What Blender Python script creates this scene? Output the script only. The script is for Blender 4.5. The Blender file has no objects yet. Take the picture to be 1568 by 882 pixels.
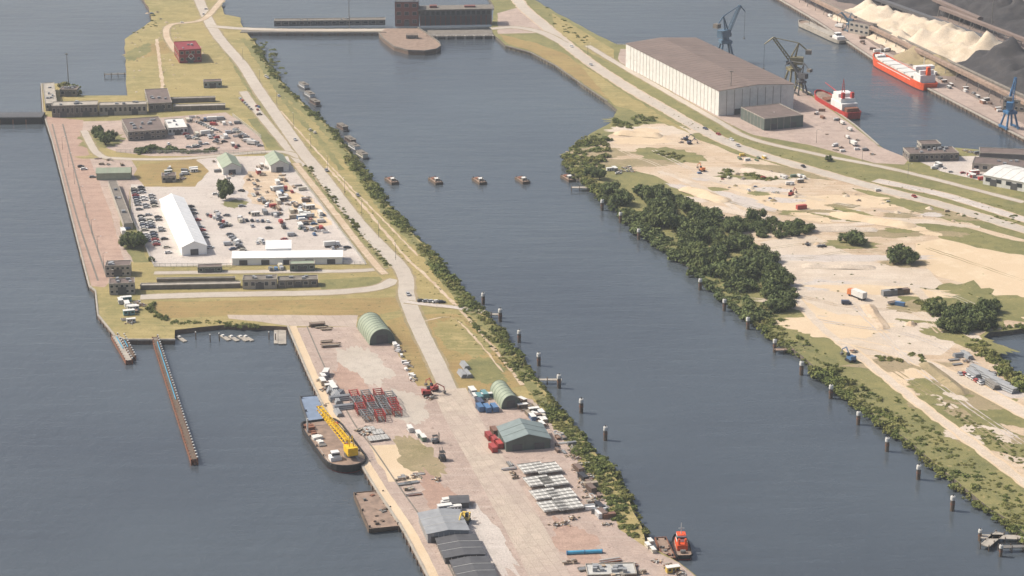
import bpy, math, random
import numpy as np
from mathutils import Vector, Matrix, geometry, noise
random.seed(7); np.random.seed(7)
# ---------------------------------------------------------------- survey frame
H=380.0; F=3400.0; CX,CY=784.0,441.0; TH=math.atan(1141/3400); WL=-2.5
def G(u,v,z=0.0):
    "aerial survey coordinate -> metres on the horizontal plane z"
    du,dv=u-CX,v-CY
    t=(H-z)/(F*math.sin(TH)+dv*math.cos(TH))
    return Vector((t*du,t*(F*math.cos(TH)-dv*math.sin(TH)),z))
def HD(p,q):
    a=G(*p);b=G(*q);return math.atan2(b.y-a.y,b.x-a.x)
CH=math.radians(107.4); XH=CH-math.pi/2
def lin(x):
    x/=255.0
    return x/12.92 if x<=.04045 else ((x+.055)/1.055)**2.4
def C(r,g,b,k=.8): return (lin(r)*k,lin(g)*k,lin(b)*k)
sc=bpy.context.scene
def link(o): sc.collection.objects.link(o); return o
# ---------------------------------------------------------------- materials
MATS={}
def nodes(name):
    m=bpy.data.materials.new(name); m.use_nodes=True
    nt=m.node_tree; b=nt.nodes['Principled BSDF']; return m,nt,b
def tex_noise(nt,vec,scale,detail=6,rough=.6):
    n=nt.nodes.new('ShaderNodeTexNoise'); n.inputs['Scale'].default_value=scale
    n.inputs['Detail'].default_value=detail; n.inputs['Roughness'].default_value=rough
    nt.links.new(vec,n.inputs['Vector']); return n.outputs['Fac']
def ramp(nt,fac,lo,hi):
    n=nt.nodes.new('ShaderNodeMapRange'); n.inputs[1].default_value=lo; n.inputs[2].default_value=hi
    nt.links.new(fac,n.inputs[0]); return n.outputs[0]
def mixc(nt,fac,a,b,mode='MIX'):
    n=nt.nodes.new('ShaderNodeMix'); n.data_type='RGBA'; n.blend_type=mode
    for sock,val in ((n.inputs[0],fac),(n.inputs[6],a),(n.inputs[7],b)):
        if isinstance(val,(int,float)): sock.default_value=val
        elif isinstance(val,tuple): sock.default_value=(*val[:3],1)
        else: nt.links.new(val,sock)
    return n.outputs[2]
def mapping(nt,vec,rot,scale):
    n=nt.nodes.new('ShaderNodeMapping'); n.inputs['Rotation'].default_value=(0,0,rot)
    n.inputs['Scale'].default_value=scale; nt.links.new(vec,n.inputs['Vector']); return n.outputs[0]
def mat(name,col,var=.18,scale=.6,rough=.75,metal=0.0,col2=None):
    if name in MATS: return MATS[name]
    m,nt,b=nodes(name)
    tc=nt.nodes.new('ShaderNodeTexCoord').outputs['Object']
    f=ramp(nt,tex_noise(nt,tc,scale),.32,.68)
    lo=tuple(c*(1-var) for c in col); hi=col2 or tuple(min(1,c*(1+var)) for c in col)
    c=mixc(nt,f,lo,hi)
    nt.links.new(c,b.inputs['Base Color'])
    b.inputs['Roughness'].default_value=rough; b.inputs['Metallic'].default_value=metal
    MATS[name]=m; return m
def paint():
    m,nt,b=nodes('vehicle_paint')
    oi=nt.nodes.new('ShaderNodeObjectInfo')
    tc=nt.nodes.new('ShaderNodeTexCoord').outputs['Object']
    f=ramp(nt,tex_noise(nt,tc,1.2),.3,.7)
    c=mixc(nt,1.0,oi.outputs['Color'],mixc(nt,f,(.7,.68,.65),(1,1,1)),'MULTIPLY')
    nt.links.new(c,b.inputs['Base Color']); b.inputs['Roughness'].default_value=.45
    return m
def ground(name,c1,c2,c3,s1=.02,s2=.12,streak=None,slab=None,fine=.35,spots=None):
    m,nt,b=nodes(name)
    tc=nt.nodes.new('ShaderNodeTexCoord').outputs['Object']
    f1=ramp(nt,tex_noise(nt,tc,s1,7,.65),.38,.62)
    c=mixc(nt,f1,c1,c2)
    f2=ramp(nt,tex_noise(nt,tc,s2,8,.7),.48,.72)
    c=mixc(nt,f2,c,c3)
    if streak is not None:
        ang,col,amt=streak
        v=mapping(nt,tc,-ang,(.02,.35,1))
        f=ramp(nt,tex_noise(nt,v,1.0,5,.6),.5,.75)
        mm=nt.nodes.new('ShaderNodeMath'); mm.operation='MULTIPLY'; mm.inputs[1].default_value=amt
        nt.links.new(f,mm.inputs[0]); c=mixc(nt,mm.outputs[0],c,col)
    if spots is not None:
        f=ramp(nt,tex_noise(nt,tc,.35,3,.5),.64,.7); c=mixc(nt,f,c,spots)
    if slab is not None:
        ang,w,h,dark=slab
        v=mapping(nt,tc,-ang,(1,1,1))
        n=nt.nodes.new('ShaderNodeTexBrick'); n.offset=0
        n.inputs['Scale'].default_value=1; n.inputs['Brick Width'].default_value=w
        n.inputs['Row Height'].default_value=h; n.inputs['Mortar Size'].default_value=.12
        n.inputs['Color1'].default_value=(1,1,1,1); n.inputs['Color2'].default_value=(.88,.88,.88,1)
        n.inputs['Mortar'].default_value=(dark,dark,dark,1)
        nt.links.new(v,n.inputs['Vector'])
        c=mixc(nt,1.0,c,n.outputs['Color'],'MULTIPLY')
    f3=ramp(nt,tex_noise(nt,tc,1.1,6,.75),.25,.75)
    c=mixc(nt,1.0,c,mixc(nt,f3,(1-fine,)*3,(1+fine*.4,)*3),'MULTIPLY')
    nt.links.new(c,b.inputs['Base Color']); b.inputs['Roughness'].default_value=.92
    bp=nt.nodes.new('ShaderNodeBump'); bp.inputs['Distance'].default_value=.5; bp.inputs['Strength'].default_value=.5
    nt.links.new(f3,bp.inputs['Height']); nt.links.new(bp.outputs[0],b.inputs['Normal'])
    MATS[name]=m; return m
def foliage(name,dark,light,warm):
    m,nt,b=nodes(name)
    geo=nt.nodes.new('ShaderNodeNewGeometry')
    tc=nt.nodes.new('ShaderNodeTexCoord').outputs['Object']
    c=mixc(nt,geo.outputs['Random Per Island'],dark,light)
    f=ramp(nt,tex_noise(nt,tc,.07,4,.6),.42,.66)
    c=mixc(nt,f,c,mixc(nt,geo.outputs['Random Per Island'],tuple(x*.7 for x in warm),tuple(x*1.15 for x in warm)))
    nt.links.new(c,b.inputs['Base Color']); b.inputs['Roughness'].default_value=.8
    b.inputs['Specular IOR Level'].default_value=.15
    MATS[name]=m; return m
g_dry=ground('grass_dry',C(170,152,96),C(144,136,82),C(188,168,114),.015,.1,streak=(CH,C(202,182,130),.6),spots=C(120,116,70))
g_green=ground('grass_green',C(126,124,74),C(150,142,88),C(104,108,62),.03,.15,spots=C(168,152,102))
g_brown=ground('grass_brown',C(158,132,82),C(174,150,94),C(132,120,70),.03,.12,streak=(XH,C(186,164,110),.6),spots=C(116,106,62))
g_pink=ground('paving_pink',C(190,168,154),C(202,180,166),C(172,152,140),.02,.15,streak=(CH,C(216,198,184),.6),slab=(CH,7,5,.86),spots=C(158,138,126))
g_red=ground('paving_red',C(182,150,132),C(196,166,148),C(164,136,122),.02,.2,streak=(math.radians(97),C(148,122,110),.5))
g_light=ground('paving_light',C(206,194,184),C(218,208,198),C(186,174,164),.03,.12,streak=(CH,C(228,218,210),.5),spots=C(170,156,146))
g_road=ground('asphalt_old',C(192,180,166),C(202,192,178),C(178,166,154),.02,.2,fine=.15)
g_slab=ground('concrete_slabs',C(206,190,172),C(196,178,164),C(182,164,150),.02,.2,slab=(CH,6,4,.76),fine=.2)
g_sand=ground('sand',C(212,188,160),C(198,172,142),C(226,208,184),.012,.06,streak=(HD((1250,300),(1560,360)),C(234,218,196),.7),spots=C(176,156,126))
g_sandl=ground('sand_light',C(222,206,188),C(210,192,170),C(232,218,200),.02,.07,streak=(HD((1200,420),(1500,430)),C(196,176,152),.6))
g_sando=ground('sand_tan',C(222,198,166),C(214,190,156),C(230,210,180),.01,.08,fine=.15)
g_dirt=ground('dirt',C(168,150,118),C(146,134,94),C(188,168,134),.03,.12,spots=C(116,114,72))
g_yard=ground('yard_brown',C(140,122,112),C(156,138,126),C(118,104,98),.02,.12,spots=C(96,86,80))
m_stone=mat('bank_stone',C(104,96,82),.4,.5,.9)
m_quay=mat('quay_wall',C(108,88,74),.35,.4,.85)
m_conc=mat('concrete',C(168,160,148),.2,.3,.85)
m_concd=mat('concrete_dark',C(120,113,104),.25,.3,.85)
m_white=mat('white_paint',C(232,230,226),.1,.4,.6)
m_offw=mat('offwhite_panel',C(222,220,214),.1,.3,.6)
m_tent=mat('tent_fabric',C(246,245,242),.05,.15,.55)
m_grey=mat('grey_sheet',C(150,152,154),.15,.3,.5)
m_lgrey=mat('galvanised',C(194,192,186),.15,.3,.5)
m_dgrey=mat('dark_sheet',C(84,84,86),.2,.4,.6)
m_roofb=mat('roof_brown',C(122,106,98),.12,.06,.85)
m_rooft=mat('roof_tar',C(112,98,92),.2,.2,.9)
m_glass=mat('window_glass',C(44,52,60),.3,1,.12)
m_black=mat('black_rubber',C(36,36,38),.3,1,.8)
m_steel=mat('steel',C(130,126,120),.25,1,.5,.2)
m_rust=mat('rust',C(122,74,54),.35,.8,.85,0,C(154,104,78))
m_red=mat('red_paint',C(180,48,42),.25,.6,.6)
m_dred=mat('dark_red_cladding',C(138,38,44),.15,.4,.6)
m_brick=mat('brick_red',C(124,76,70),.2,.8,.85)
m_green=mat('green_sheet',C(148,158,136),.12,.3,.6)
m_dgreen=mat('dark_green_sheet',C(92,102,96),.12,.3,.6)
m_teal=mat('teal_sheet',C(126,138,136),.12,.3,.5)
m_yel=mat('yellow_paint',C(236,192,26),.15,.6,.5)
m_blue=mat('blue_paint',C(60,108,150),.2,.5,.5)
m_lblue=mat('light_blue_paint',C(70,160,196),.2,.5,.5)
m_bdeck=mat('blue_deck',C(122,138,160),.2,.15,.7)
m_orange=mat('orange_paint',C(226,88,40),.15,.5,.5)
m_deck=mat('deck_brown',C(146,124,108),.3,.3,.85)
m_wood=mat('timber',C(178,156,130),.35,.7,.85)
m_woodd=mat('timber_dark',C(100,84,70),.35,.7,.9)
m_coal=ground('coal',C(62,60,62),C(50,49,52),C(80,76,76),.03,.15)
m_heap=ground('ore_sand',C(224,206,182),C(208,190,164),C(234,220,200),.02,.1)
m_paint=paint()
m_leaf=foliage('leaves',C(70,84,42),C(134,142,78),C(142,138,82))
m_leaf2=foliage('leaves_dark',C(56,70,40),C(122,134,84),C(108,116,70))
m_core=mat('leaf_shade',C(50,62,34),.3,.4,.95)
m_bark=mat('bark',C(92,78,64),.3,2,.95)
# ---------------------------------------------------------------- mesh builder
class MB:
    def __init__(s,name,loc=(0,0,0),head=0.0):
        s.name=name;s.loc=Vector(loc);s.head=head;s.parts={};s.cur=None
    def use(s,part,m):
        s.cur=s.parts.setdefault(part,dict(v=[],f=[],m=[],mats=[]))
        if m not in s.cur['mats']: s.cur['mats'].append(m)
        s.mi=s.cur['mats'].index(m); return s
    def raw(s,vs,fs):
        o=len(s.cur['v']); s.cur['v']+= [tuple(v) for v in vs]
        s.cur['f']+=[tuple(i+o for i in f) for f in fs]; s.cur['m']+=[s.mi]*len(fs)
    def box(s,x,y,z,sx,sy,sz,rz=0,tx=1,ty=1,ox=0):
        a,b=sx/2,sy/2; ca,sa=math.cos(rz),math.sin(rz); vs=[]
        for zz,kx,ky,oo in ((z,1,1,0),(z+sz,tx,ty,ox)):
            for px,py in ((-a,-b),(a,-b),(a,b),(-a,b)):
                px=px*kx+oo;py*=ky; vs.append((x+px*ca-py*sa,y+px*sa+py*ca,zz))
        s.raw(vs,[(3,2,1,0),(4,5,6,7),(0,1,5,4),(1,2,6,5),(2,3,7,6),(3,0,4,7)])
    def cyl(s,p,q,r,r2=None,n=8):
        p=Vector(p);q=Vector(q); d=(q-p).normalized(); r2=r if r2 is None else r2
        u=d.orthogonal().normalized(); w=d.cross(u); vs=[]
        for c,rr in ((p,r),(q,r2)):
            for i in range(n):
                a=2*math.pi*i/n; vs.append(c+u*math.cos(a)*rr+w*math.sin(a)*rr)
        s.raw(vs,[(i,(i+1)%n,n+(i+1)%n,n+i) for i in range(n)]+[tuple(range(n-1,-1,-1)),tuple(range(n,2*n))])
    def prof(s,pts,y0,y1,axis='y'):
        n=len(pts)
        if axis=='y': vs=[(x,y0,z) for x,z in pts]+[(x,y1,z) for x,z in pts]
        else: vs=[(y0,x,z) for x,z in pts]+[(y1,x,z) for x,z in pts]
        s.raw(vs,[(i,(i+1)%n,n+(i+1)%n,n+i) for i in range(n)]+[tuple(range(n-1,-1,-1)),tuple(range(n,2*n))])
    def _mesh(s,nm,parts):
        me=bpy.data.meshes.new(nm); v=[];f=[];mi=[];mats=[]
        for p in parts:
            o=len(v); v+=p['v']; f+=[tuple(i+o for i in ff) for ff in p['f']]
            idx=[]
            for m in p['mats']:
                if m not in mats: mats.append(m)
                idx.append(mats.index(m))
            mi+=[idx[k] for k in p['m']]
        me.from_pydata(v,[],f)
        for m in mats: me.materials.append(m)
        me.polygons.foreach_set('material_index',mi); me.update(); return me
    def mesh(s): return s._mesh(s.name,list(s.parts.values()))
    def one(s):
        o=link(bpy.data.objects.new(s.name,s.mesh())); o.location=s.loc;o.rotation_euler=(0,0,s.head);return o
    def tree(s):
        e=link(bpy.data.objects.new(s.name,None)); e.location=s.loc;e.rotation_euler=(0,0,s.head)
        for k,p in s.parts.items():
            o=link(bpy.data.objects.new(k,s._mesh(k,[p]))); o.parent=e
        return e
# ---------------------------------------------------------------- sheets
def in_poly(x,y,P):
    c=False;j=len(P)-1
    for i in range(len(P)):
        if (P[i][1]>y)!=(P[j][1]>y) and x<(P[j][0]-P[i][0])*(y-P[i][1])/(P[j][1]-P[i][1])+P[i][0]: c=not c
        j=i
    return c
HG={}; CELL=10.0
def surf(x,y): return HG.get((int(x//CELL),int(y//CELL)),0.0)
def level(pts,poly=None):
    "lowest free layer (5 mm steps) above everything already laid in these cells"
    cs=set((int(p[0]//CELL),int(p[1]//CELL)) for p in pts)
    if poly:
        xs=[p[0] for p in poly];ys=[p[1] for p in poly]
        for i in range(int(min(xs)//CELL),int(max(xs)//CELL)+1):
            for j in range(int(min(ys)//CELL),int(max(ys)//CELL)+1):
                if (i,j) not in cs and in_poly((i+.5)*CELL,(j+.5)*CELL,poly): cs.add((i,j))
    d=set((i+a,j+b_) for i,j in cs for a in(-1,0,1) for b_ in(-1,0,1))
    z=max(HG.get(c,0.0) for c in d)+.005
    for c in cs: HG[c]=z
    return z
def nz(): return None
def subdiv(w,seg,amp,freq):
    out=[];n=len(w)
    for i in range(n):
        a=w[i];b=w[(i+1)%n]; k=max(1,int((b-a).length/seg)); 
        for j in range(k):
            p=a.lerp(b,j/k)
            if amp:
                p=p+Vector((noise.noise(p*freq+Vector((3,1,5))),noise.noise(p*freq+Vector((9,7,2))),0))*amp
            out.append(p)
    return out
def flat(name,w,m,z,side=None,depth=6):
    if z is None: z=level(w,[(p.x,p.y) for p in w])
    tr=geometry.tessellate_polygon([w]); n=len(w)
    v=[(p.x,p.y,z) for p in w]; f=[]
    for t in tr:
        a,b,c=[w[i] for i in t]
        f.append(t if (b-a).cross(c-a).z>0 else (t[0],t[2],t[1]))
    me=bpy.data.meshes.new(name); k=len(f)
    if side:
        v+=[(p.x,p.y,z-depth) for p in w]; f+=[(i,(i+1)%n,n+(i+1)%n,n+i) for i in range(n)]
    me.from_pydata(v,[],f); me.materials.append(m)
    if side:
        me.materials.append(side); me.polygons.foreach_set('material_index',[0]*k+[1]*n)
    me.update(); return link(bpy.data.objects.new(name,me))
def sheet(name,pts,m,amp=1.5,freq=.09,seg=4):
    return flat(name,subdiv([G(*p) for p in pts],seg,amp,freq),m,None)
def blob(name,u,v,rx,ry,m,h=0):
    c=G(u,v); w=[]
    for i in range(72):
        a=2*math.pi*i/72; d=Vector((math.cos(a),math.sin(a),0))
        k=1+.35*noise.noise(d*1.5+c*.3)+.25*noise.noise(d*5+c)+.16*noise.noise(d*14+c)
        x,y=rx*k*d.x,ry*k*d.y
        w.append(c+Vector((x*math.cos(h)-y*math.sin(h),x*math.sin(h)+y*math.cos(h),0)))
    return flat(name,w,m,None)
def spline(pts,step=4,z=0):
    w=[G(p[0],p[1],z) for p in pts]; w=[w[0]*2-w[1]]+w+[w[-1]*2-w[-2]]; out=[]
    for i in range(1,len(w)-2):
        a,b,c,d=w[i-1:i+3]; k=max(2,int((c-b).length/step))
        for j in range(k):
            t=j/k
            out.append(.5*((2*b)+(c-a)*t+(2*a-5*b+4*c-d)*t*t+(3*b-a-3*c+d)*t**3))
    out.append(w[-2]); return out
def strip(name,line,o0,o1,m,z=None,jit=0):
    v=[];f=[]
    for i,p in enumerate(line):
        d=(line[min(i+1,len(line)-1)]-line[max(i-1,0)]).normalized(); nn=Vector((-d.y,d.x,0))
        j=jit*noise.noise(p*.15); j2=jit*noise.noise(p*.15+Vector((40,0,0)))
        a=p+nn*(o0+j);b=p+nn*(o1+j2); v+=[(a.x,a.y,0),(b.x,b.y,0)]
    if z is None: z=level(v)
    v=[(a[0],a[1],z) for a in v]
    for i in range(len(line)-1): f.append((2*i,2*i+1,2*i+3,2*i+2) if o1<o0 else (2*i,2*i+2,2*i+3,2*i+1))
    me=bpy.data.meshes.new(name); me.from_pydata(v,[],f); me.materials.append(m); me.update()
    return link(bpy.data.objects.new(name,me))
def road(name,pts,w,m=None,verge=g_dirt,jit=.3):
    l=spline(pts)
    if verge: strip('road_verge',l,w/2+1.2,-w/2-1.2,verge,None,1.4)
    return strip(name,l,w/2,-w/2,m or g_road,None,jit)
# ---------------------------------------------------------------- water
m,nt,b=nodes('water')
tc=nt.nodes.new('ShaderNodeTexCoord').outputs['Object']
v1=mapping(nt,tc,math.radians(20),(1,.45,1)); n1=tex_noise(nt,v1,.16,5,.55)
v2=mapping(nt,tc,math.radians(-15),(.6,1,1)); n2=tex_noise(nt,v2,.8,3,.6)
v3=mapping(nt,tc,math.radians(-12),(.25,1,1)); n3=tex_noise(nt,v3,.09,4,.55)
ad=nt.nodes.new('ShaderNodeMath'); ad.operation='MULTIPLY_ADD'; ad.inputs[1].default_value=.35
nt.links.new(n2,ad.inputs[0]); nt.links.new(n1,ad.inputs[2])
ad2=nt.nodes.new('ShaderNodeMath'); ad2.operation='MULTIPLY_ADD'; ad2.inputs[1].default_value=1.8
nt.links.new(n3,ad2.inputs[0]); nt.links.new(ad.outputs[0],ad2.inputs[2])
bp=nt.nodes.new('ShaderNodeBump'); bp.inputs['Distance'].default_value=.8
calm=ramp(nt,tex_noise(nt,mapping(nt,tc,math.radians(15),(1,.4,1)),.008,4,.6),.35,.65)
mr=nt.nodes.new('ShaderNodeMapRange');mr.inputs[3].default_value=.2;mr.inputs[4].default_value=.48;nt.links.new(calm,mr.inputs[0]);nt.links.new(mr.outputs[0],bp.inputs['Strength'])
nt.links.new(ad2.outputs[0],bp.inputs['Height']); nt.links.new(bp.outputs[0],b.inputs['Normal'])
big=ramp(nt,tex_noise(nt,tc,.005,4,.5),.35,.65)
nt.links.new(mixc(nt,big,(.05,.06,.072),(.066,.08,.092)),b.inputs['Base Color'])
b.inputs['IOR'].default_value=1.36; b.inputs['Roughness'].default_value=.11
m_water=m
R=9000
me=bpy.data.meshes.new('water'); me.from_pydata([(-R,-R,WL),(R,-R,WL),(R,R*2,WL),(-R,R*2,WL)],[],[(0,1,2,3)])
me.materials.append(m_water); link(bpy.data.objects.new('water',me))
# ---------------------------------------------------------------- land
bankA=[(372,44),(388,62),(400,85),(430,125),(470,165),(500,190),(540,240),(575,290),(620,345),(650,375),(690,425),(730,470),(760,500),(800,555),(850,620),(900,680),(935,720),(960,760),(984,815)]
A=[(760,1100),(664,900),(620,815),(578,752),(540,690),(507,645),(487,605),(470,568),(441,500),(345,497),(268,505),(268,520),(192,520),(176,514),(150,482),(146,445),(137,438),(118,365),(98,285),(80,215),(66,172),(63,128),(100,128),(125,146),(195,146),(193,110),(191,60),(232,32),(228,12),(212,-12),(180,-60),(318,-60),(335,0),(345,22),(368,27)]+bankA+[(990,836),(1012,845),(1040,862),(1068,885),(1280,1100)]
flat('ground_island',subdiv([G(*p) for p in A],6,1.0,.05),g_dry,0,m_quay)
bankB=[(752,48),(775,70),(812,80),(850,100),(900,135),(930,155),(944,168),(940,185),(905,205),(875,228),(864,245),(878,265),(900,282),(925,300),(960,330),(1000,365),(1050,400),(1100,445),(1160,490),(1210,530),(1260,570),(1320,620),(1380,665),(1440,715),(1500,765),(1568,815),(1750,960)]
B=bankB+[(1900,900),(1750,660),(1568,588),(1530,555),(1500,522),(1515,508),(1568,503),(1750,495),(1800,300),(1568,236),(1465,226),(1395,238),(1372,242),(1345,222),(1310,192),(1240,142),(1140,95),(1090,74),(945,68),(905,48),(860,24),(820,0),(790,-60),(720,-60),(745,-10),(756,10)]
flat('ground_mainland',subdiv([G(*p) for p in B],6,1.5,.05),g_green,0,m_stone)
Cc=[(1100,-60),(1150,-25),(1190,-3),(1250,32),(1340,92),(1430,140),(1568,212),(1800,330),(2300,200),(1900,-150),(1100,-150)]
flat('ground_terminal',subdiv([G(*p) for p in Cc],10,.3,.05),g_yard,0,m_quay)
# --- island surfaces
sheet('quay_paving',[(68,178),(82,222),(100,292),(120,370),(140,438),(160,440),(192,405),(182,372),(168,320),(152,270),(138,240),(126,205),(128,184)],g_red,.3)
sheet('yard_paving',[(128,186),(200,184),(345,172),(358,180),(374,190),(400,212),(408,235),(330,239),(230,239),(178,232),(150,222),(126,203)],g_pink,.8)
blob('grass',155,215,14,22,g_green); blob('grass',165,240,22,6,g_dry)
sheet('quay_paving',[(138,243),(200,243),(225,284),(200,284),(196,330),(208,400),(190,402),(168,320)],g_pink,.8)
sheet('yard_paving',[(200,282),(222,283),(232,262),(320,240),(440,238),(452,262),(482,300),(562,404),(236,408),(226,385),(200,330)],g_light,.4)
sheet('grass',[(212,252),(300,244),(322,262),(300,286),(222,286),(205,268)],g_brown,2)
sheet('grass',[(185,330),(198,330),(228,402),(205,402),(186,372)],g_green,1.5)
sheet('dirt',[(378,262),(430,262),(450,290),(425,318),(385,312),(372,285)],g_sand,3);sheet('dirt',[(440,290),(480,305),(510,345),(480,350),(450,330)],g_sando,3)
blob('grass',360,312,8,9,g_green)
sheet('grass',[(380,182),(402,180),(455,238),(430,240),(408,225)],g_green,1.5)
sheet('grass',[(206,100),(226,60),(300,45),(330,80),(345,130),(300,135),(240,140),(205,140)],g_dry,3)
blob('grass',240,75,40,16,g_brown,1.2); blob('grass',212,80,30,8,g_green,1.5)
sheet('grass',[(236,462),(420,460),(600,455),(618,462),(618,474),(560,486),(420,482),(250,487),(234,478)],g_brown,2)
sheet('grass',[(490,428),(580,424),(590,432),(560,441),(490,443)],g_green,1.5)
sheet('grass',[(498,265),(560,300),(640,400),(700,465),(640,462),(634,425),(600,385),(540,320)],g_dry,3)
sheet('grass',[(640,482),(700,480),(745,518),(812,588),(760,600),(705,602),(680,566)],g_brown,2)
blob('grass',705,515,32,11,g_dry,CH); blob('grass',745,568,18,10,g_green,CH)
l=spline(bankA[1:17]);strip('grass_bank',l,-1.5,-7,g_green,nz(),3)
l=spline([(352,60),(378,95),(402,135),(430,175),(470,220),(500,262)]);strip('grass_strip',l,-7,-12,g_green,nz(),2);strip('grass_strip',l,8,12,g_green,nz(),2)
l=spline([(530,296),(565,338),(600,380),(625,408)]);strip('grass_strip',l,-3,-8,g_green,nz(),3)
sheet('concrete_apron',[(348,482),(548,483),(546,500),(440,499),(400,493),(350,488)],g_slab,.6)
sheet('quay_paving',[(760,1100),(664,900),(621,815),(579,752),(541,690),(508,645),(488,605),(471,568),(443,502),(545,500),(606,532),(640,590),(700,602),(760,600),(815,612),(850,655),(885,705),(925,760),(950,812),(990,838),(1040,862),(1066,885),(1270,1100)],g_pink,.6)
sheet('grass',[(590,492),(622,482),(640,520),(668,590),(640,592),(612,545)],g_brown,1.2)
sheet('concrete_patch',[(566,682),(650,680),(676,728),(640,735),(596,738)],g_sando,1)
blob('dirt',640,700,24,8,g_dirt,CH); blob('stain',560,560,30,10,g_road,CH); blob('stain',690,780,40,7,g_red,CH)
blob('stain',540,590,26,7,g_red,CH);blob('stain',620,620,22,10,g_road,CH);blob('stain',740,820,40,7,g_light,CH);blob('stain',880,830,22,8,g_red,CH)
l=spline([(441,500),(470,568),(487,605),(507,645),(540,690),(578,752),(620,815),(664,900)]);strip('quay_edge_slab',l,4.2,.6,g_sando,nz(),.3)
road('lock_road',[(236,418),(400,416),(560,414),(598,404)],5)
road('lock_road',[(215,455),(300,452),(400,450),(500,448),(575,441),(606,428)],8)
road('access_road',[(372,140),(392,168),(420,202),(452,240),(468,256)],6)
road('ditch_road',[(452,250),(480,285),(512,325),(545,368),(575,405),(590,420)],4,g_sand)
strip('ditch',spline([(470,254),(500,292),(530,330),(565,372),(598,410)]),3,-3,g_green,nz(),1.5)
road('yard_road',[(128,200),(150,236),(185,243),(280,243),(420,232),(462,242)],5)
road('main_road',[(290,-40),(305,0),(316,25),(330,50),(350,75),(372,100),(392,132),(415,165),(440,200),(465,235),(490,265),(520,305),(552,345),(585,380),(612,408),(622,430),(622,450),(632,480),(650,520),(670,560),(688,600)],8.5)
road('dam_road',[(318,40),(345,42),(372,44),(450,46),(590,46)],8)
road('north_road',[(340,0),(310,30),(262,38),(255,55),(270,80)],5,g_sand)
road('track',[(240,60),(245,100),(250,140)],2.5,g_sand,None,1)
road('track',[(500,255),(560,320),(620,392),(660,430),(700,470),(745,520),(800,590)],1.8,g_sand,None,1)
road('track',[(430,170),(470,215),(530,280),(580,330),(640,392)],1.2,g_sand,None,1)
road('track',[(650,492),(690,486),(725,515),(770,570)],1.0,g_sand,None,1)
road('cross_road',[(622,462),(650,466),(690,470),(740,478)],4,g_light)
strip('slab_road',spline([(688,596),(708,640),(745,705),(782,770),(815,830),(850,900),(900,1000)]),8,-8,g_slab)
strip('quay_rail',spline([(80,190),(98,260),(120,340),(150,430)]),.5,-.5,m_concd);strip('quay_rail',spline([(96,190),(114,260),(136,340),(164,425)]),.5,-.5,m_concd)
strip('quay_rail',spline([(470,500),(500,568),(540,645),(574,690),(616,752),(660,815),(704,900)]),.35,-.35,m_concd)
# --- mainland surfaces
sheet('sand_ground',[(958,200),(1010,184),(1070,214),(1150,243),(1300,278),(1440,322),(1500,347),(1568,367),(1780,420),(1750,480),(1568,498),(1512,506),(1490,520),(1568,594),(1750,680),(1700,860),(1568,745),(1500,692),(1400,612),(1312,548),(1250,502),(1218,462),(1195,400),(1150,365),(1100,340),(1060,300),(1000,268),(930,250),(900,228),(935,206)],g_sand,3,.04)
sheet('sand_ground',[(1170,372),(1250,360),(1330,400),(1420,412),(1450,440),(1420,470),(1470,520),(1440,545),(1320,540),(1250,498),(1215,450)],g_sandl,5,.03)
sheet('sand_ground',[(1400,372),(1480,360),(1568,385),(1750,440),(1740,480),(1568,492),(1510,470),(1500,440),(1440,425),(1400,400)],g_sando,4,.03)
def bb(*L):
    for (u,v,a,b_,mm,h) in L: blob('ground_patch',u,v,a,b_,mm,h)
bb((1000,200,30,14,g_sandl,0),(990,200,9,8,g_sando,0),(980,215,22,10,g_sando,0),(1025,238,26,16,g_green,-.5),(985,184,28,11,g_green,0),(915,235,22,16,g_dirt,.3),(960,250,36,10,g_dirt,0),(935,262,14,12,g_green,0),
    (1410,318,44,8,g_green,-.9),(1460,330,20,8,g_dirt,-.4),(1350,338,50,8,g_sandl,-.2),(1250,310,45,18,g_sando,0),(1150,270,36,20,g_sandl,0),(1165,270,24,9,g_green,0),(1200,262,30,8,g_dirt,-.6),(1385,402,14,8,g_dirt,0),(1305,374,16,9,g_green,0),(1360,358,26,7,g_dirt,0),
    (1530,372,50,14,g_green,-.7),(1466,470,36,34,g_green,0),(1440,620,26,16,g_green,.8),(1490,640,28,12,g_green,.8),(1545,680,26,12,g_green,-.8),(1380,560,25,8,g_dirt,0),(1270,437,15,9,g_light,0),(1270,437,9,5,g_sandl,0),(1480,612,25,12,g_dirt,-.9),(1420,585,20,12,g_sando,-.9),(1540,596,20,8,g_light,-.6),
    (1290,395,50,6,g_light,0),(1330,475,60,10,g_sandl,-.3),(1280,500,30,16,g_sando,0),(1100,300,40,9,g_light,-.8),(1180,300,40,8,g_sando,-.8),(1440,600,16,6,g_green,-.6),(1550,640,16,9,g_green,-.6),(1350,445,40,8,g_sando,-.2),(1230,470,20,6,g_sando,-.8),(1240,330,20,6,g_green,-.4),(1480,520,26,10,g_green,-.8),(1400,470,14,10,g_dirt,0))
for i in range(28): u=random.uniform(1400,1568); blob('ground_patch',u,600+(u-1400)*.62+random.uniform(-35,30),random.uniform(3,10),random.uniform(3,7),random.choice([g_green,g_dirt,g_green,g_sandl]),-.7)
for i in range(24): u=random.uniform(1050,1480); blob('ground_patch',u,265+(u-1050)*.16+random.uniform(-2,40),random.uniform(5,14),random.uniform(3,6),random.choice([g_dirt,g_sandl,g_sando,g_light,g_green]),random.uniform(-.8,0))
sheet('quay_apron',[(950,75),(1090,78),(1138,98),(1238,144),(1308,194),(1345,224),(1392,243),(1385,252),(1340,250),(1240,222),(1150,206),(1110,186),(960,108),(946,90)],g_pink,.5)
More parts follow.
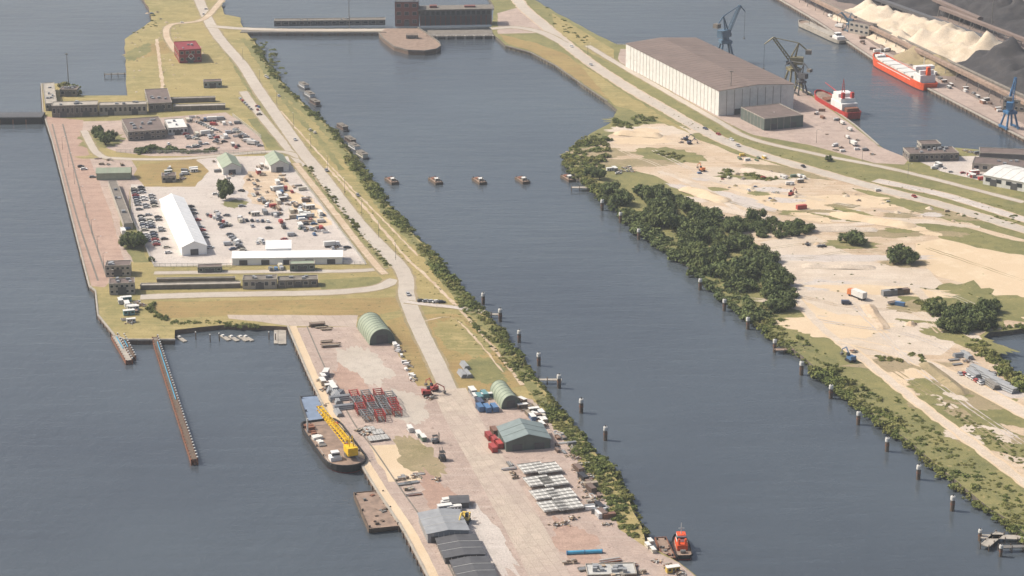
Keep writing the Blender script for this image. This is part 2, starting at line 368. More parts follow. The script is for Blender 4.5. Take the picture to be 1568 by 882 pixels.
sheet('yard_paving',[(1392,240),(1568,238),(1790,300),(1780,330),(1568,292),(1440,262)],g_light,.6)
sheet('yard_paving',[(762,20),(798,10),(826,40),(838,50),(762,52)],g_pink,1)
sheet('grass',[(765,52),(820,66),(870,84),(900,110),(930,140),(932,152),(900,132),(850,98),(812,77),(778,67)],g_brown,1.5)
sheet('grass',[(880,90),(960,145),(1060,205),(1000,182),(940,160),(905,120)],g_dry,2)
sheet('grass',[(845,20),(900,52),(940,76),(940,100),(890,74),(850,44)],g_dry,1)
sheet('grass',[(948,108),(1010,134),(1105,190),(1180,216),(1330,256),(1568,312),(1568,322),(1300,274),(1140,226),(1040,170)],g_green,1)
road('main_road',[(780,-20),(800,10),(830,36),(858,60),(898,92),(955,130),(1015,165),(1080,202),(1150,232),(1250,262),(1350,290),(1450,316),(1568,352),(1750,405)],9.5,g_road,g_sand)
road('dam_road',[(752,44),(790,42),(830,50),(862,66)],8)
road('parallel_road',[(1340,276),(1450,300),(1568,336),(1750,385)],8,g_light,g_sand)
road('quay_road',[(900,70),(950,100),(1090,180),(1150,212),(1250,236),(1380,262),(1568,310)],5)
road('sand_track',[(1218,455),(1262,505),(1320,548),(1400,612),(1480,672),(1568,738),(1700,840)],4.5,g_sandl,g_sando,1)
road('sand_track',[(1290,520),(1370,540),(1470,580),(1568,632),(1700,700)],8,g_sandl,g_sando,1.5)
for P_ in [[(1010,262),(1080,290),(1150,330),(1250,345),(1400,340),(1500,348)],[(1200,420),(1260,405),(1340,415),(1400,440),(1430,480),(1500,520)]]: road('sand_track',P_,5,g_sandl,None,2)
for P_ in [[(1000,230),(1060,260),(1120,285),(1220,300),(1320,318),(1440,335)],[(1040,225),(1120,250),(1230,275),(1340,305)],[(1080,300),(1140,315),(1210,330),(1290,332)],[(1180,380),(1260,372),(1350,385),(1400,400)],
    [(1215,430),(1290,425),(1370,432),(1450,450),(1500,470)],[(1230,455),(1300,470),(1400,480),(1440,510)],[(1250,490),(1310,500),(1400,515),(1500,560)],[(1420,380),(1480,400),(1568,430)],[(1300,460),(1340,500),(1400,560),(1480,620),(1568,680)],
    [(1340,550),(1420,600),(1500,655),(1568,705)],[(930,215),(960,235),(1000,250),(1060,280)],[(1190,395),(1240,395),(1300,385),(1400,390)]]:
    l=spline(P_);mm=random.choice([g_sandl,g_light,g_sand,g_dirt])
    for o in(-1.6,1.0): strip('tyre_track',l,o+.6,o,mm,nz(),.8)
mb=MB('road_marking'); mb.use('dash',m_white)
l=spline([(1400,290),(1450,303),(1568,339)])
for i in range(0,len(l)-2,4):
    d=(l[i+1]-l[i]).normalized(); mb.box(l[i].x,l[i].y,surf(l[i].x,l[i].y)+.004,4,.5,.01,math.atan2(d.y,d.x))
mb.one()
sheet('yard_paving',[(1195,-3),(1252,30),(1342,90),(1432,138),(1568,208),(1800,326),(1800,300),(1568,190),(1440,122),(1340,70),(1240,0)],g_pink,.3)
# ---------------------------------------------------------------- foliage
def cube_sphere(n=3):
    q=[]
    for ax in range(3):
        for sg in (-1,1):
            for i in range(n):
                for j in range(n):
                    c=[]
                    for a,b_ in ((i,j),(i+1,j),(i+1,j+1),(i,j+1)):
                        p=[0,0,0];p[ax]=sg;p[(ax+1)%3]=(2*a/n-1)*sg;p[(ax+2)%3]=2*b_/n-1
                        p=np.array(p,float);c.append(p/np.linalg.norm(p))
                    q.append(c)
    return np.array(q)
CS=cube_sphere()
def crown(nl,n,leaf,flat_=.75,seed=0,spread=(.3,.72),core=.72):
    r=np.random.RandomState(seed); leaves=[];cores=[]
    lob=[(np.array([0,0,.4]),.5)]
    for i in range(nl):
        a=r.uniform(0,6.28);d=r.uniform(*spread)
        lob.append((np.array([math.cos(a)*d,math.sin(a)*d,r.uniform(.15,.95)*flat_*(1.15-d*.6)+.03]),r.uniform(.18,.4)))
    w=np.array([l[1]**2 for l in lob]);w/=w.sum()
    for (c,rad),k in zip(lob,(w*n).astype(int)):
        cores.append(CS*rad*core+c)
        d=r.normal(size=(k,3));d/=np.linalg.norm(d,axis=1)[:,None]
        d[:,2]=np.where(d[:,2]<-.3,-d[:,2],d[:,2])
        p=c+d*rad*r.uniform(.7,1.25,(k,1))
        nn=d+r.normal(size=(k,3))*.5;nn/=np.linalg.norm(nn,axis=1)[:,None]
        u=np.cross(nn,r.normal(size=(k,3)));u/=np.linalg.norm(u,axis=1)[:,None];v=np.cross(nn,u)
        s=leaf*r.uniform(.6,1.4,(k,1))
        leaves.append(np.stack([p-u*s-v*s*.6,p+u*s-v*s*.6,p+u*s+v*s*.6,p-u*s+v*s*.6],1))
    L=np.concatenate(leaves);K=np.concatenate(cores)
    L[:,:,2]=np.maximum(L[:,:,2],0);K[:,:,2]=np.maximum(K[:,:,2],0)
    return L,K
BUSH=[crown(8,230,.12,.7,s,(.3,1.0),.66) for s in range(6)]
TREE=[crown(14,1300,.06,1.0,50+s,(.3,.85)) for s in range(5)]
def quadmesh(name,L,K,ml):
    Q=np.concatenate([L,K]).astype(np.float32);n=len(Q)
    me=bpy.data.meshes.new(name);me.vertices.add(4*n);me.vertices.foreach_set('co',Q.reshape(-1))
    me.loops.add(4*n);me.loops.foreach_set('vertex_index',np.arange(4*n,dtype=np.int32))
    me.polygons.add(n);me.polygons.foreach_set('loop_start',np.arange(0,4*n,4,dtype=np.int32))
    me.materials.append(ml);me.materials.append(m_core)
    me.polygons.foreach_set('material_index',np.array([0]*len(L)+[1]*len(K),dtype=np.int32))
    me.update(calc_edges=True);me.validate();return me
def xf(Q,x,y,z,s,sz,a):
    ca,sa=math.cos(a),math.sin(a);o=np.empty_like(Q)
    o[...,0]=(Q[...,0]*ca-Q[...,1]*sa)*s+x;o[...,1]=(Q[...,0]*sa+Q[...,1]*ca)*s+y;o[...,2]=Q[...,2]*sz+z
    return o
def mass(name,items,tmpl=BUSH,ml=None):
    L=[];K=[]
    for (x,y,z,s,sz) in items:
        l,k=random.choice(tmpl);a=random.uniform(0,6.28)
        L.append(xf(l,x,y,z,s,sz,a));K.append(xf(k,x,y,z,s,sz,a))
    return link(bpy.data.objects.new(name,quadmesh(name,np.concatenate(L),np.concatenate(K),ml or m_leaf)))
def along(pts,off0,off1,step,r0,r1,zb=-1.0,tall=1.0):
    out=[];l=spline(pts,step)
    for i,p in enumerate(l[:-1]):
        d=(l[i+1]-p).normalized();n=Vector((-d.y,d.x,0)); gap=noise.noise(p*.03)
        for k in range(2):
            o=random.uniform(off0,off1);r=random.uniform(r0,r1)*(1+.7*gap)
            q=p+n*o+d*random.uniform(-2,2);out.append((q.x,q.y,zb,r,r*random.uniform(.6,1.2)*tall))
    return out
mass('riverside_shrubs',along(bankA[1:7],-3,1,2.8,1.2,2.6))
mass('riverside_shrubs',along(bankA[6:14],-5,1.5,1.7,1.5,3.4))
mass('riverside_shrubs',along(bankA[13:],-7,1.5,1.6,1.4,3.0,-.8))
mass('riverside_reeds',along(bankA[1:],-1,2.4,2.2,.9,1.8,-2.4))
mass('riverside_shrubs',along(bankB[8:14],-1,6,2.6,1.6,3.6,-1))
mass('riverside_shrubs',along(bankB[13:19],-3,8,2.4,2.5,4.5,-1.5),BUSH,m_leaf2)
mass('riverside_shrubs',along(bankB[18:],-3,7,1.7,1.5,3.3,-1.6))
mass('riverside_shrubs',along(bankB[17:],-1,12,2.2,.8,2.0,-.6))
mass('riverside_shrubs',along(bankB[1:8],-.5,.5,9,.5,.9,-1))
mass('harbour_shrubs',along([(262,494),(300,492),(345,494),(395,499)],-3,1.5,2,1.3,2.6,-1))
mass('harbour_shrubs',along([(232,465),(236,480),(262,492)],-1.5,1.5,3,1,2,0))
mass('ditch_shrubs',along([(470,254),(500,292),(530,330),(565,372),(598,410)],-1.5,1.5,4,.6,1.6,-.2))
mass('hedge',along([(212,234),(250,232),(300,234),(335,230)],-2,3,2.5,2,3.6,0),BUSH,m_leaf2)
mass('hedge',along([(120,145),(108,136),(90,132)],-2,2,3,2,4,0))
def fill(P,n):
    xs=[p[0] for p in P];ys=[p[1] for p in P];o=[];t=0
    while len(o)<n and t<n*60:
        t+=1;u=random.uniform(min(xs),max(xs));v=random.uniform(min(ys),max(ys))
        if in_poly(u,v,P): o.append((u,v))
    return o
def trees_in(name,P,n,r0,r1,h=1.3,ml=None):
    it=[]
    for u,v in fill(P,n):
        g=G(u,v);r=random.uniform(r0,r1);it.append((g.x,g.y,-.5,r,r*h*random.uniform(.75,1.25)))
    return mass(name,it,TREE,ml or m_leaf2)
trees_in('riverside_trees',[(925,292),(950,282),(1010,292),(1060,318),(1100,340),(1120,360),(1180,392),(1205,440),(1222,468),(1190,485),(1120,440),(1060,395),(1000,352),(950,318)],90,4,8.5,1.1)
trees_in('tree_belt',[(1105,345),(1140,338),(1235,346),(1240,358),(1190,364),(1120,360)],19,4,6.5,1.1)
trees_in('tree_clump',[(1422,480),(1470,472),(1515,478),(1520,500),(1480,512),(1440,508)],20,4,8.5,1.1)
mass('pond_shrubs',along([(1500,522),(1530,555),(1568,588),(1620,610)],-4,2,2.5,2,4,-1))
mass('pond_shrubs',along([(1505,506),(1568,503),(1620,500)],0,6,2.5,2,3,-1))
def scrub(name,P,n,r0,r1,ml=None):
    it=[]
    for u,v in fill(P,n):
        g=G(u,v);r=random.uniform(r0,r1);it.append((g.x,g.y,-.15,r,r*random.uniform(.45,.9)))
    return mass(name,it,BUSH,ml)
scrub('scrub',[(870,240),(900,215),(935,212),(930,240),(915,270),(885,268)],60,2,4)
scrub('scrub',[(940,175),(1000,180),(1010,190),(960,198),(935,192)],30,1.5,3)
scrub('scrub',[(1010,230),(1050,240),(1050,248),(1000,235)],22,1.2,2.2)
scrub('scrub',[(1140,265),(1195,268),(1190,276),(1145,274)],20,1.5,2.8)
scrub('scrub',[(1105,262),(1120,262),(1120,272),(1105,272)],6,2,3.5)
scrub('scrub',[(1230,320),(1560,330),(1560,345),(1380,322)],24,.8,1.6)
scrub('scrub',[(1400,462),(1440,455),(1430,490),(1470,520),(1520,540),(1560,560),(1500,545)],60,1.2,2.6)
scrub('scrub',[(1340,545),(1380,547),(1380,555),(1340,552)],14,1.2,2)
scrub('scrub',[(1420,600),(1568,690),(1568,720),(1480,660)],120,.4,1.3)
scrub('scrub',[(1350,590),(1568,760),(1568,800),(1450,700)],120,.6,1.6)
scrub('scrub',[(1390,540),(1420,548),(1416,556),(1390,550)],8,1.2,2)
scrub('scrub',[(385,60),(410,62),(440,115),(425,120)],30,1.5,3)
scrub('scrub',[(835,10),(870,35),(905,60),(895,66),(850,40)],24,1,2.2)
scrub('scrub',[(205,55),(240,40),(245,20),(228,20),(232,35),(200,52)],14,.8,1.6)
scrub('bank_scrub',[(850,640),(870,655),(925,730),(960,795),(975,825),(950,810),(900,735)],130,.8,2.2)
scrub('bank_scrub',[(690,435),(720,475),(800,580),(812,600),(770,555),(700,465)],90,.6,1.8)
scrub('grass_tufts',[(505,265),(560,300),(640,400),(720,480),(800,580),(740,545),(640,440)],160,.3,.8)
scrub('grass_tufts',[(890,90),(1060,200),(1300,270),(1560,330),(1560,320),(1300,262),(1060,185)],160,.3,.8)
scrub('grass_tufts',[(1060,250),(1300,280),(1500,350),(1560,480),(1420,560),(1250,480),(1200,380)],130,.3,.9)
def tree(u,v,r,h,seed,ml=None):
    g=G(u,v);mb=MB('broadleaf_tree',g,seed*1.3); mb.use('trunk',m_bark)
    mb.cyl((0,0,-.2),(0,0,h*.45),r*.07,r*.045,8)
    for i in range(5):
        a=i*1.257+seed;mb.cyl((0,0,h*.3),(math.cos(a)*r*.5,math.sin(a)*r*.5,h*.62),r*.03,r*.012,6)
    e=mb.tree();l,k=TREE[seed%5]
    o=link(bpy.data.objects.new('crown',quadmesh('crown',xf(l,0,0,h*.1,r,h*.78,0),xf(k,0,0,h*.1,r,h*.78,0),ml or m_leaf2)));o.parent=e
for i,(u,v,r,h) in enumerate([(162,222,5.5,8),(156,214,5,7),(150,206,5,7),(170,215,4.5,7),(345,305,5.5,12),(342,294,4,9),(203,380,7,11),(212,376,6,9),(196,378,5,7),(1304,372,7,7.5),(1316,376,5,6),(1296,370,5,6),(1380,402,8.5,11),(1368,400,5,7),(1392,402,5.5,7),(918,275,5,8),(905,270,5,7),(232,400,2,3),(1268,247,3,4)]): tree(u,v,r,h,i)
# ---------------------------------------------------------------- buildings
def frame(A_,B_,D_):
    a=G(*A_);b=G(*B_)
    if isinstance(D_,tuple):
        d=G(*D_);uy=(d-a);L=uy.length;uy.normalize();ux=Vector((uy.y,-uy.x,0));W=(b-a).dot(ux)
    else: ux=(b-a);W=ux.length;ux.normalize();L=D_
    return a,math.atan2(ux.y,ux.x),W,L
def building(name,A_,B_,D_,h,wall,roof,kind='flat',rise=2.0,win=(0,0),door=0,ribs=0,extras=0,trim=None,z0=0):
    a,hd,W,L=frame(A_,B_,D_);a.z=z0;mb=MB(name,a,hd);trim=trim or m_conc
    if kind=='arch':
        N=14;P=[(W/2-W/2*math.cos(math.pi*i/N),h*math.sin(math.pi*i/N)**.8) for i in range(N+1)]
        mb.use('roof',roof);inn=[(W/2+(x-W/2)*.97,z*.97) for x,z in P]
        mb.prof(P+inn[::-1],0,L)
        mb.use('ribs',wall)
        k=max(2,int(L/3))
        for j in range(k+1):
            y=L*j/k
            Q=[(W/2+(x-W/2)*1.012,z*1.012) for x,z in P];mb.prof(Q+P[::-1],y-.12,y+.12)
        mb.use('walls',wall);mb.prof(inn,.25,.45);mb.prof(inn,L-.45,L-.25)
        mb.use('door',m_dgrey);mb.box(W/2,.2,0,W*.45,.1,h*.6);mb.tree();return
    mb.use('walls',wall)
    if kind in('gable','gablex'):
        if kind=='gable': S,E,ax=W,L,'y'
        else: S,E,ax=L,W,'x'
        mb.prof([(0,-.3),(S,-.3),(S,h),(S/2,h+rise),(0,h)],0,E,ax)
        mb.use('roof',roof);o=.5;sl=rise/(S/2)
        mb.prof([(-o,h-sl*o+.03),(S/2,h+rise+.03),(S+o,h-sl*o+.03),(S+o,h-sl*o+.3),(S/2,h+rise+.3),(-o,h-sl*o+.3)],-.4,E+.4,ax)
        n=int(E/6);mb.use('roof_seams',trim)
        for j in range(1,n): mb.prof([(-o,h-sl*o+.3),(S/2,h+rise+.3),(S+o,h-sl*o+.3),(S+o,h-sl*o+.38),(S/2,h+rise+.38),(-o,h-sl*o+.38)],E*j/n-.1,E*j/n+.1,ax)
    else:
        mb.box(W/2,L/2,-.3,W,L,h+.3)
        mb.use('roof',roof);mb.box(W/2,L/2,h,W-.6,L-.6,.12)
        mb.use('parapet',trim);t=.3
        mb.box(W/2,t/2-.1,h,W+.2,t,.5);mb.box(W/2,L-t/2+.1,h,W+.2,t,.5)
        mb.box(t/2-.1,L/2,h,t,L-2*t+.2,.5);mb.box(W-t/2+.1,L/2,h,t,L-2*t+.2,.5)
        mb.use('roof_units',m_grey)
        for i in range(extras):
            x=random.uniform(.15,.85)*W;y=random.uniform(.2,.8)*L
            mb.box(x,y,h+.12,random.uniform(1,2.5),random.uniform(1,2.5),random.uniform(.6,1.6))
    nx,nzz=win
    if nx:
        for side in (0,1,2):
            LL=W if side==0 else L
            k=nx if side==0 else max(1,int(nx*L/W))
            ww=LL/k*.55
            for r in range(nzz):
                hh=h/nzz*.42;zz=h*(r+.38)/nzz
                for i in range(k):
                    c=LL*(i+.5)/k
                    mb.use('window_frames',m_offw)
                    if side==0: mb.box(c,-.03,zz-.1,ww+.2,.06,hh+.2)
                    elif side==1: mb.box(-.03,c,zz-.1,.06,ww+.2,hh+.2)
                    else: mb.box(W+.03,c,zz-.1,.06,ww+.2,hh+.2)
                    mb.use('windows',m_glass)
                    if side==0: mb.box(c,-.07,zz,ww,.06,hh)
                    elif side==1: mb.box(-.07,c,zz,.06,ww,hh)
                    else: mb.box(W+.07,c,zz,.06,ww,hh)
    if door:
        mb.use('doors',m_dgrey)
        for i in range(door): mb.box(W*(i+.5)/door,-.1,0,min(4.5,W/door*.5),.12,min(4.2,h*.7))
    if ribs:
        mb.use('wall_ribs',trim)
        for i in range(1,int(W/ribs)): mb.box(i*ribs,-.06,0,.25,.12,h)
        for i in range(1,int(L/ribs)):
            mb.box(-.06,i*ribs,0,.12,.25,h);mb.box(W+.06,i*ribs,0,.12,.25,h)
    return mb.tree()
building('white_warehouse',(1100,178),(1216,168),(958,102),18,m_offw,m_roofb,'gable',2.2,(0,0),2,6,trim=m_roofb)
building('green_warehouse',(1170,200),(1236,197),(1134,182),8,m_dgreen,m_rooft,'flat',0,(0,0),2,5)
building('quay_shed',(1392,248),(1468,246),16,5,m_concd,m_rooft,'flat',0,(10,1),2,0,8)
building('quay_shed',(1410,240),(1440,239),10,8,m_conc,m_rooft,'flat',0,(4,2))
building('harbour_shed',(1505,282),(1600,300),30,6,m_offw,m_offw,'gablex',2,(6,1),3)
building('harbour_shed',(1488,262),(1568,268),16,5,m_conc,m_rooft,'flat',0,(6,1),0,0,4)
building('harbour_hall',(1500,246),(1600,250),14,5,m_dgrey,m_rooft,'flat')
building('white_marquee',(279,392),(316,387),(246,318),5,m_tent,m_tent,'gable',3,(0,0),1,0,trim=m_tent)
building('white_marquee',(356,406),(524,404),12,4,m_tent,m_tent,'gablex',2,(0,0),5,0,trim=m_tent)
building('white_marquee',(408,398),(446,397),14,6.5,m_tent,m_tent,'gablex',2.5,(0,0),0,0,trim=m_tent)
building('low_shed',(190,352),(204,351),(166,286),3.5,m_conc,m_concd,'flat',0,(0,0),0,0,5)
building('green_hangar',(148,276),(200,275),10,4.5,m_green,m_green,'gablex',2)
for (a_,b_,d_) in [((342,268),(370,267),(333,252)),((415,264),(443,263),(406,249))]: building('green_roof_hangar',a_,b_,d_,4.5,m_offw,m_green,'gable',3,(0,0),1,0,trim=m_green)
building('quonset_hangar',(566,529),(603,522),(547,503),8,m_dgreen,m_green,'arch')
building('quonset_hangar',(768,627),(797,624),(750,603),6.5,m_dgreen,m_green,'arch')
building('teal_hall',(775,692),(845,690),(762,668),4.5,m_dgreen,m_teal,'gable',3,(0,0),2,4,trim=m_dgreen)
building('grey_hall',(197,216),(256,214),(187,196),6,m_concd,m_rooft,'flat',0,(7,2),1,0,10)
building('white_office',(258,207),(288,206),(252,193),4.5,m_offw,m_offw,'flat',0,(5,1),1,0,3)
building('red_cube_building',(275,97),(309,95),(267,84),10,m_dred,m_dred,'flat',0,(4,2),1,0,3,trim=m_dred)
mb=MB('diamond_sign',G(293,96)+Vector((0,-.3,5)),HD((275,97),(309,95)))
mb.use('plate',m_white)
for i in range(4):
    a=math.pi/2*i;c,s_=math.cos(a)*2.2,math.sin(a)*2.2;c2,s2=math.cos(a+math.pi/2)*2.2,math.sin(a+math.pi/2)*2.2
    mb.cyl((c,0,s_),(c2,0,s2),.3,.3,4)
mb.one()
building('site_office',(312,135),(340,134),7,4.5,m_teal,m_rooft,'flat',0,(4,1),1)
building('small_house',(248,280),(270,279),8,4,m_conc,m_rooft,'flat',0,(3,1),1,0,2)
building('lock_building',(80,180),(150,178),12,8,m_concd,m_conc,'flat',0,(10,1),2,5,6)
building('lock_building',(152,177),(225,175),9,7,m_conc,m_conc,'flat',0,(10,1),2,6,4)
building('lock_building',(228,172),(264,171),(222,150),6,m_concd,m_rooft,'flat',0,(4,1),1,0,4)
building('lock_wall',(266,170),(345,168),6,3,m_concd,m_conc,'flat',0,(0,0),0,6,0)
building('lock_wall',(262,158),(330,156),4,3,m_concd,m_conc,'flat')
building('lock_head',(70,170),(88,169),(66,138),5,m_conc,m_conc,'flat',0,(3,1),1,0,5)
building('lock_head',(92,148),(118,148),10,5,m_concd,m_rooft,'flat',0,(3,1),1,0,5)
building('lock_control_house',(168,452),(207,450),9,6,m_conc,m_rooft,'flat',0,(5,2),1,0,5)
building('lock_control_house',(162,424),(200,423),9,6,m_conc,m_rooft,'flat',0,(5,2),1,0,5)
building('lock_machine_house',(372,443),(424,442),8,5,m_conc,m_concd,'flat',0,(5,1),1,0,4)
building('lock_machine_house',(426,441),(487,439),7,4,m_concd,m_concd,'flat',0,(5,1),1,4,3)
building('lock_wall',(215,444),(368,441),4,2.2,m_concd,m_conc,'flat')
building('lock_wall',(240,432),(360,430),2,1.5,m_concd,m_conc,'flat')
building('gatehouse',(303,418),(340,417),5,3,m_dgreen,m_rooft,'flat',0,(4,1),1)
building('gatehouse',(444,416),(482,415),6,4,m_dgreen,m_green,'flat',0,(4,1),1)
building('grey_shed',(655,832),(719,829),(641,800),4,m_grey,m_grey,'gable',1,(0,0),3,2.2,trim=m_lgrey)
for (a_,b_,d_) in [((682,864),(744,861),(668,834)),((706,900),(764,897),(690,868))]:
    building('panel_roof_shed',a_,b_,d_,2.6,m_dgrey,m_dgrey,'gable',.7,(0,0),0,2.5,trim=m_lgrey)
building('canopy_shed',(690,779),(718,778),7,2.5,m_dgrey,m_dgrey,'gablex',.6)
mb=MB('lock_dam',G(368,50),HD((368,50),(592,50)));W=(G(592,50)-G(368,50)).length
mb.use('wall',m_concd);mb.box(W/2,6,-6,W,14,6.05);mb.use('deck',m_conc);mb.box(W/2,-.9,-.3,W,.4,1.1)
mb.use('buttresses',m_quay)
for i in range(int(W/7)): mb.box(3+i*7,-1.4,-5,1,.6,4.6)
mb.tree()
building('lock_shed',(420,40),(590,38),9,4,m_dgrey,m_concd,'flat',0,(14,1),0,6,5)
building('pumping_station_tower',(605,40),(641,40),16,20,m_brick,m_dgrey,'flat',0,(3,3),1,0,3,trim=m_dgrey)
a,hd,W,L=frame((642,40),(754,38),16.0)
mb=MB('pumping_station',a,hd)
mb.use('walls',m_dgrey);mb.box(W/2,L/2,0,W-2,L-3,8);mb.use('upper_floor',m_dgrey);mb.box(W/2,L/2,8,W-1,L-1,5)
mb.use('roof',m_concd);mb.box(W/2,L/2,13,W+3,L+2,.8);mb.use('columns',m_brick)
for i in range(15): mb.box(1+i*(W-2)/14,.4,0,.8,.8,8)
mb.use('windows',m_glass)
for i in range(14): mb.box(1+(i+.5)*(W-2)/14,.45,9,2.6,.1,3)
mb.use('roof_units',m_brick);mb.box(W*.2,L/2,13.8,6,5,2);mb.box(W*.7,L/2,13.8,9,5,1.4);mb.tree()
w=[G(*p) for p in [(590,44),(640,44),(656,54),(672,66),(675,72),(668,77),(650,80),(625,79),(603,73),(586,60),(580,52)]]
flat('pier_head',w,m_deck,.3,m_quay)
mb=MB('pier_head_parapet');mb.use('rail',m_concd)
for i in range(1,len(w)-1):
    p,q=w[i],w[i+1];d=q-p;c=(p+q)/2;mb.box(c.x,c.y,.3,d.length,.6,1.2,math.atan2(d.y,d.x))
mb.one()
building('pier_hut',(622,60),(640,60),5,3,m_concd,m_deck,'flat',0,(2,1),1)
a,hd,W,L=frame((655,56),(755,55),24.0)
mb=MB('sluice_gates',a,hd);mb.use('deck',m_concd);mb.box(W/2,L/2,-1,W,L,1.2);mb.use('piers',m_conc)
for i in range(8): mb.box(i*W/7,1,-6,1.6,3,6.3)
mb.use('gates',m_black)
for i in range(7): mb.box((i+.5)*W/7,.2,-5,W/7-2,.4,4)
mb.use('railing',m_white)
for k in range(24): mb.box(k*W/23,-.4,.2,.15,.15,1.2)
mb.box(W/2,-.4,1.4,W,.15,.15);mb.tree()
# ---------------------------------------------------------------- repeated objects
TM={}
def T(kind):
    if kind in TM: return TM[kind]
    mb=MB(kind);k=kind.split(':')[0];rnd=random.Random(sum(map(ord,kind)))
    if k=='parked_car':
        mb.use('body',m_paint);mb.prof([(-2.2,.35),(2.15,.35),(2.25,.7),(1.3,.95),(-2.1,1.0),(-2.25,.6)],-.88,.88)
        mb.use('glass',m_glass);mb.box(-.35,0,.96,2.9,1.6,.45,0,.72,.85)
        mb.use('roof',m_paint);mb.box(-.35,0,1.41,2.05,1.36,.06);mb.use('wheels',m_black)
        for x in(-1.35,1.35):
            for y in(-.85,.85): mb.cyl((x,y-.1,.32),(x,y+.1,.32),.32)
    elif k=='parked_van':
        mb.use('body',m_paint);mb.prof([(-2.7,.4),(2.6,.4),(2.7,1.0),(1.9,1.25),(1.3,2.1),(-2.7,2.2)],-1,1)
        mb.use('glass',m_glass);mb.box(1.62,0,1.28,.35,1.7,.7,0,1,1,-.25);mb.use('wheels',m_black)
        for x in(-1.7,1.7):
            for y in(-.95,.95): mb.cyl((x,y-.12,.38),(x,y+.12,.38),.38)
    elif k=='truck':
        mb.use('cab',m_paint);mb.box(3.6,0,.6,2.2,2.4,2.3,0,.9,.95);mb.use('glass',m_glass);mb.box(4.66,0,1.7,.15,2.1,.8)
        mb.use('chassis',m_black);mb.box(0,0,.6,9,1,.35);mb.use('box',m_offw);mb.box(-1.2,0,1,6.8,2.5,2.4)
        mb.use('wheels',m_black)
        for x in(-3.5,-2.3,3.3):
            for y in(-1.05,1.05): mb.cyl((x,y-.17,.5),(x,y+.17,.5),.5)
    elif k=='shipping_container':
        mb.use('shell',m_paint);mb.box(0,0,.15,6.06,2.38,2.4)
        for i in range(15): 
            x=-2.8+i*.4;mb.box(x,-1.22,.25,.18,.06,2.2);mb.box(x,1.22,.25,.18,.06,2.2)
        for x in(-3,3):
            for y in(-1.2,1.2): mb.box(x,y,0,.18,.18,2.6)
        mb.use('doors',m_steel);mb.box(3.06,.5,.3,.06,.1,2.1);mb.box(3.06,-.5,.3,.06,.1,2.1)
    elif k=='portable_cabin':
        mb.use('walls',m_paint);mb.box(0,0,.2,6,2.6,2.5);mb.use('roof',m_offw);mb.box(0,0,2.7,6.2,2.8,.15)
        mb.use('windows',m_glass)
        for x in(-1.8,1.8): mb.box(x,-1.32,1.2,1.3,.06,.9);mb.box(x,1.32,1.2,1.3,.06,.9)
        mb.use('door',m_dgrey);mb.box(0,-1.32,.2,.9,.06,2)
    elif k in('timber_stack','steel_beam_stack'):
        mm=[m_wood,m_deck,m_conc,m_woodd] if k=='timber_stack' else [m_steel,m_lgrey,m_grey,m_rust]
        L=rnd.uniform(5,9)
        for l_ in range(rnd.randint(1,3)):
            mb.use('bearer',m_woodd)
            for x in(-L*.35,L*.35): mb.box(x,0,l_*.6,.2,2.4,.2)
            for j in range(5):
                mb.use('bar',rnd.choice(mm));mb.box(rnd.uniform(-.4,.4),-1+j*.5,l_*.6+.2,L*rnd.uniform(.75,1),.34,.34)
    elif k=='pallet_stack':
        for i in range(6):
            x=(i%3)*1.5-1.5;y=(i//3)*1.4-.7
            for l_ in range(rnd.randint(2,7)):
                mb.use('pallet',rnd.choice([m_wood,m_woodd,m_conc]));mb.box(x,y,l_*.22,1.2,1,.15)
    elif k=='pipe_stack':
        mb.use('pipes',rnd.choice([m_steel,m_lgrey,m_grey]))
        for l_ in range(3):
            for j in range(5-l_): mb.cyl((-5,(j-(4-l_)/2)*.9,.45+l_*.78),(5+rnd.uniform(-.4,.4),(j-(4-l_)/2)*.9,.45+l_*.78),.43,None,10)
    elif k=='waste_skip':
        mb.use('shell',m_paint);mb.prof([(-2.6,1.6),(-1.8,.1),(1.8,.1),(2.6,1.6),(2.4,1.6),(1.7,.3),(-1.7,.3),(-2.4,1.6)],-1.1,1.1)
        mb.box(0,-1.05,.1,3.6,.1,1.4,0,1.35);mb.box(0,1.05,.1,3.6,.1,1.4,0,1.35);mb.use('rubble',m_deck);mb.box(0,0,.3,3.6,1.9,.9,0,1.1,.8)
    elif k=='scrap_pile':
        for i in range(22):
            mb.use('piece',rnd.choice([m_rust,m_steel,m_woodd,m_lgrey,m_wood,m_offw,m_conc]));a=rnd.uniform(0,6.28);d=rnd.uniform(0,2.6)
            z=max(0,1.1-d*.4);mb.box(math.cos(a)*d,math.sin(a)*d,rnd.uniform(0,z),rnd.uniform(.4,2.2),rnd.uniform(.2,.8),rnd.uniform(.2,.7),rnd.uniform(0,3))
    elif k=='gravel_heap':
        mb.use('heap',rnd.choice([m_heap,g_dirt,g_sand]));n=14;vs=[(0,0,1.9)]
        for r_,z_ in((1.2,1.4),(2.4,.6),(3.4,-.05)):
            for i in range(n):
                q=r_*rnd.uniform(.85,1.15);vs.append((math.cos(6.283*i/n)*q,math.sin(6.283*i/n)*q,z_*rnd.uniform(.8,1.15)))
        f=[(0,1+i,1+(i+1)%n) for i in range(n)]
        for l_ in range(2):
            o=1+l_*n;f+=[(o+i,o+n+i,o+n+(i+1)%n,o+(i+1)%n) for i in range(n)]
        mb.raw(vs,f)
    elif k=='excavator':
        mb.use('tracks',m_black);mb.box(0,-1.1,0,3.8,.6,.9,0,.85);mb.box(0,1.1,0,3.8,.6,.9,0,.85)
        mb.use('body',m_paint);mb.box(-.6,0,1,3,2.4,1.2);mb.box(-1.7,0,1.3,.9,2.4,1.2);mb.use('cab',m_glass);mb.box(.5,.75,2.2,1.3,.9,1.1,0,.85)
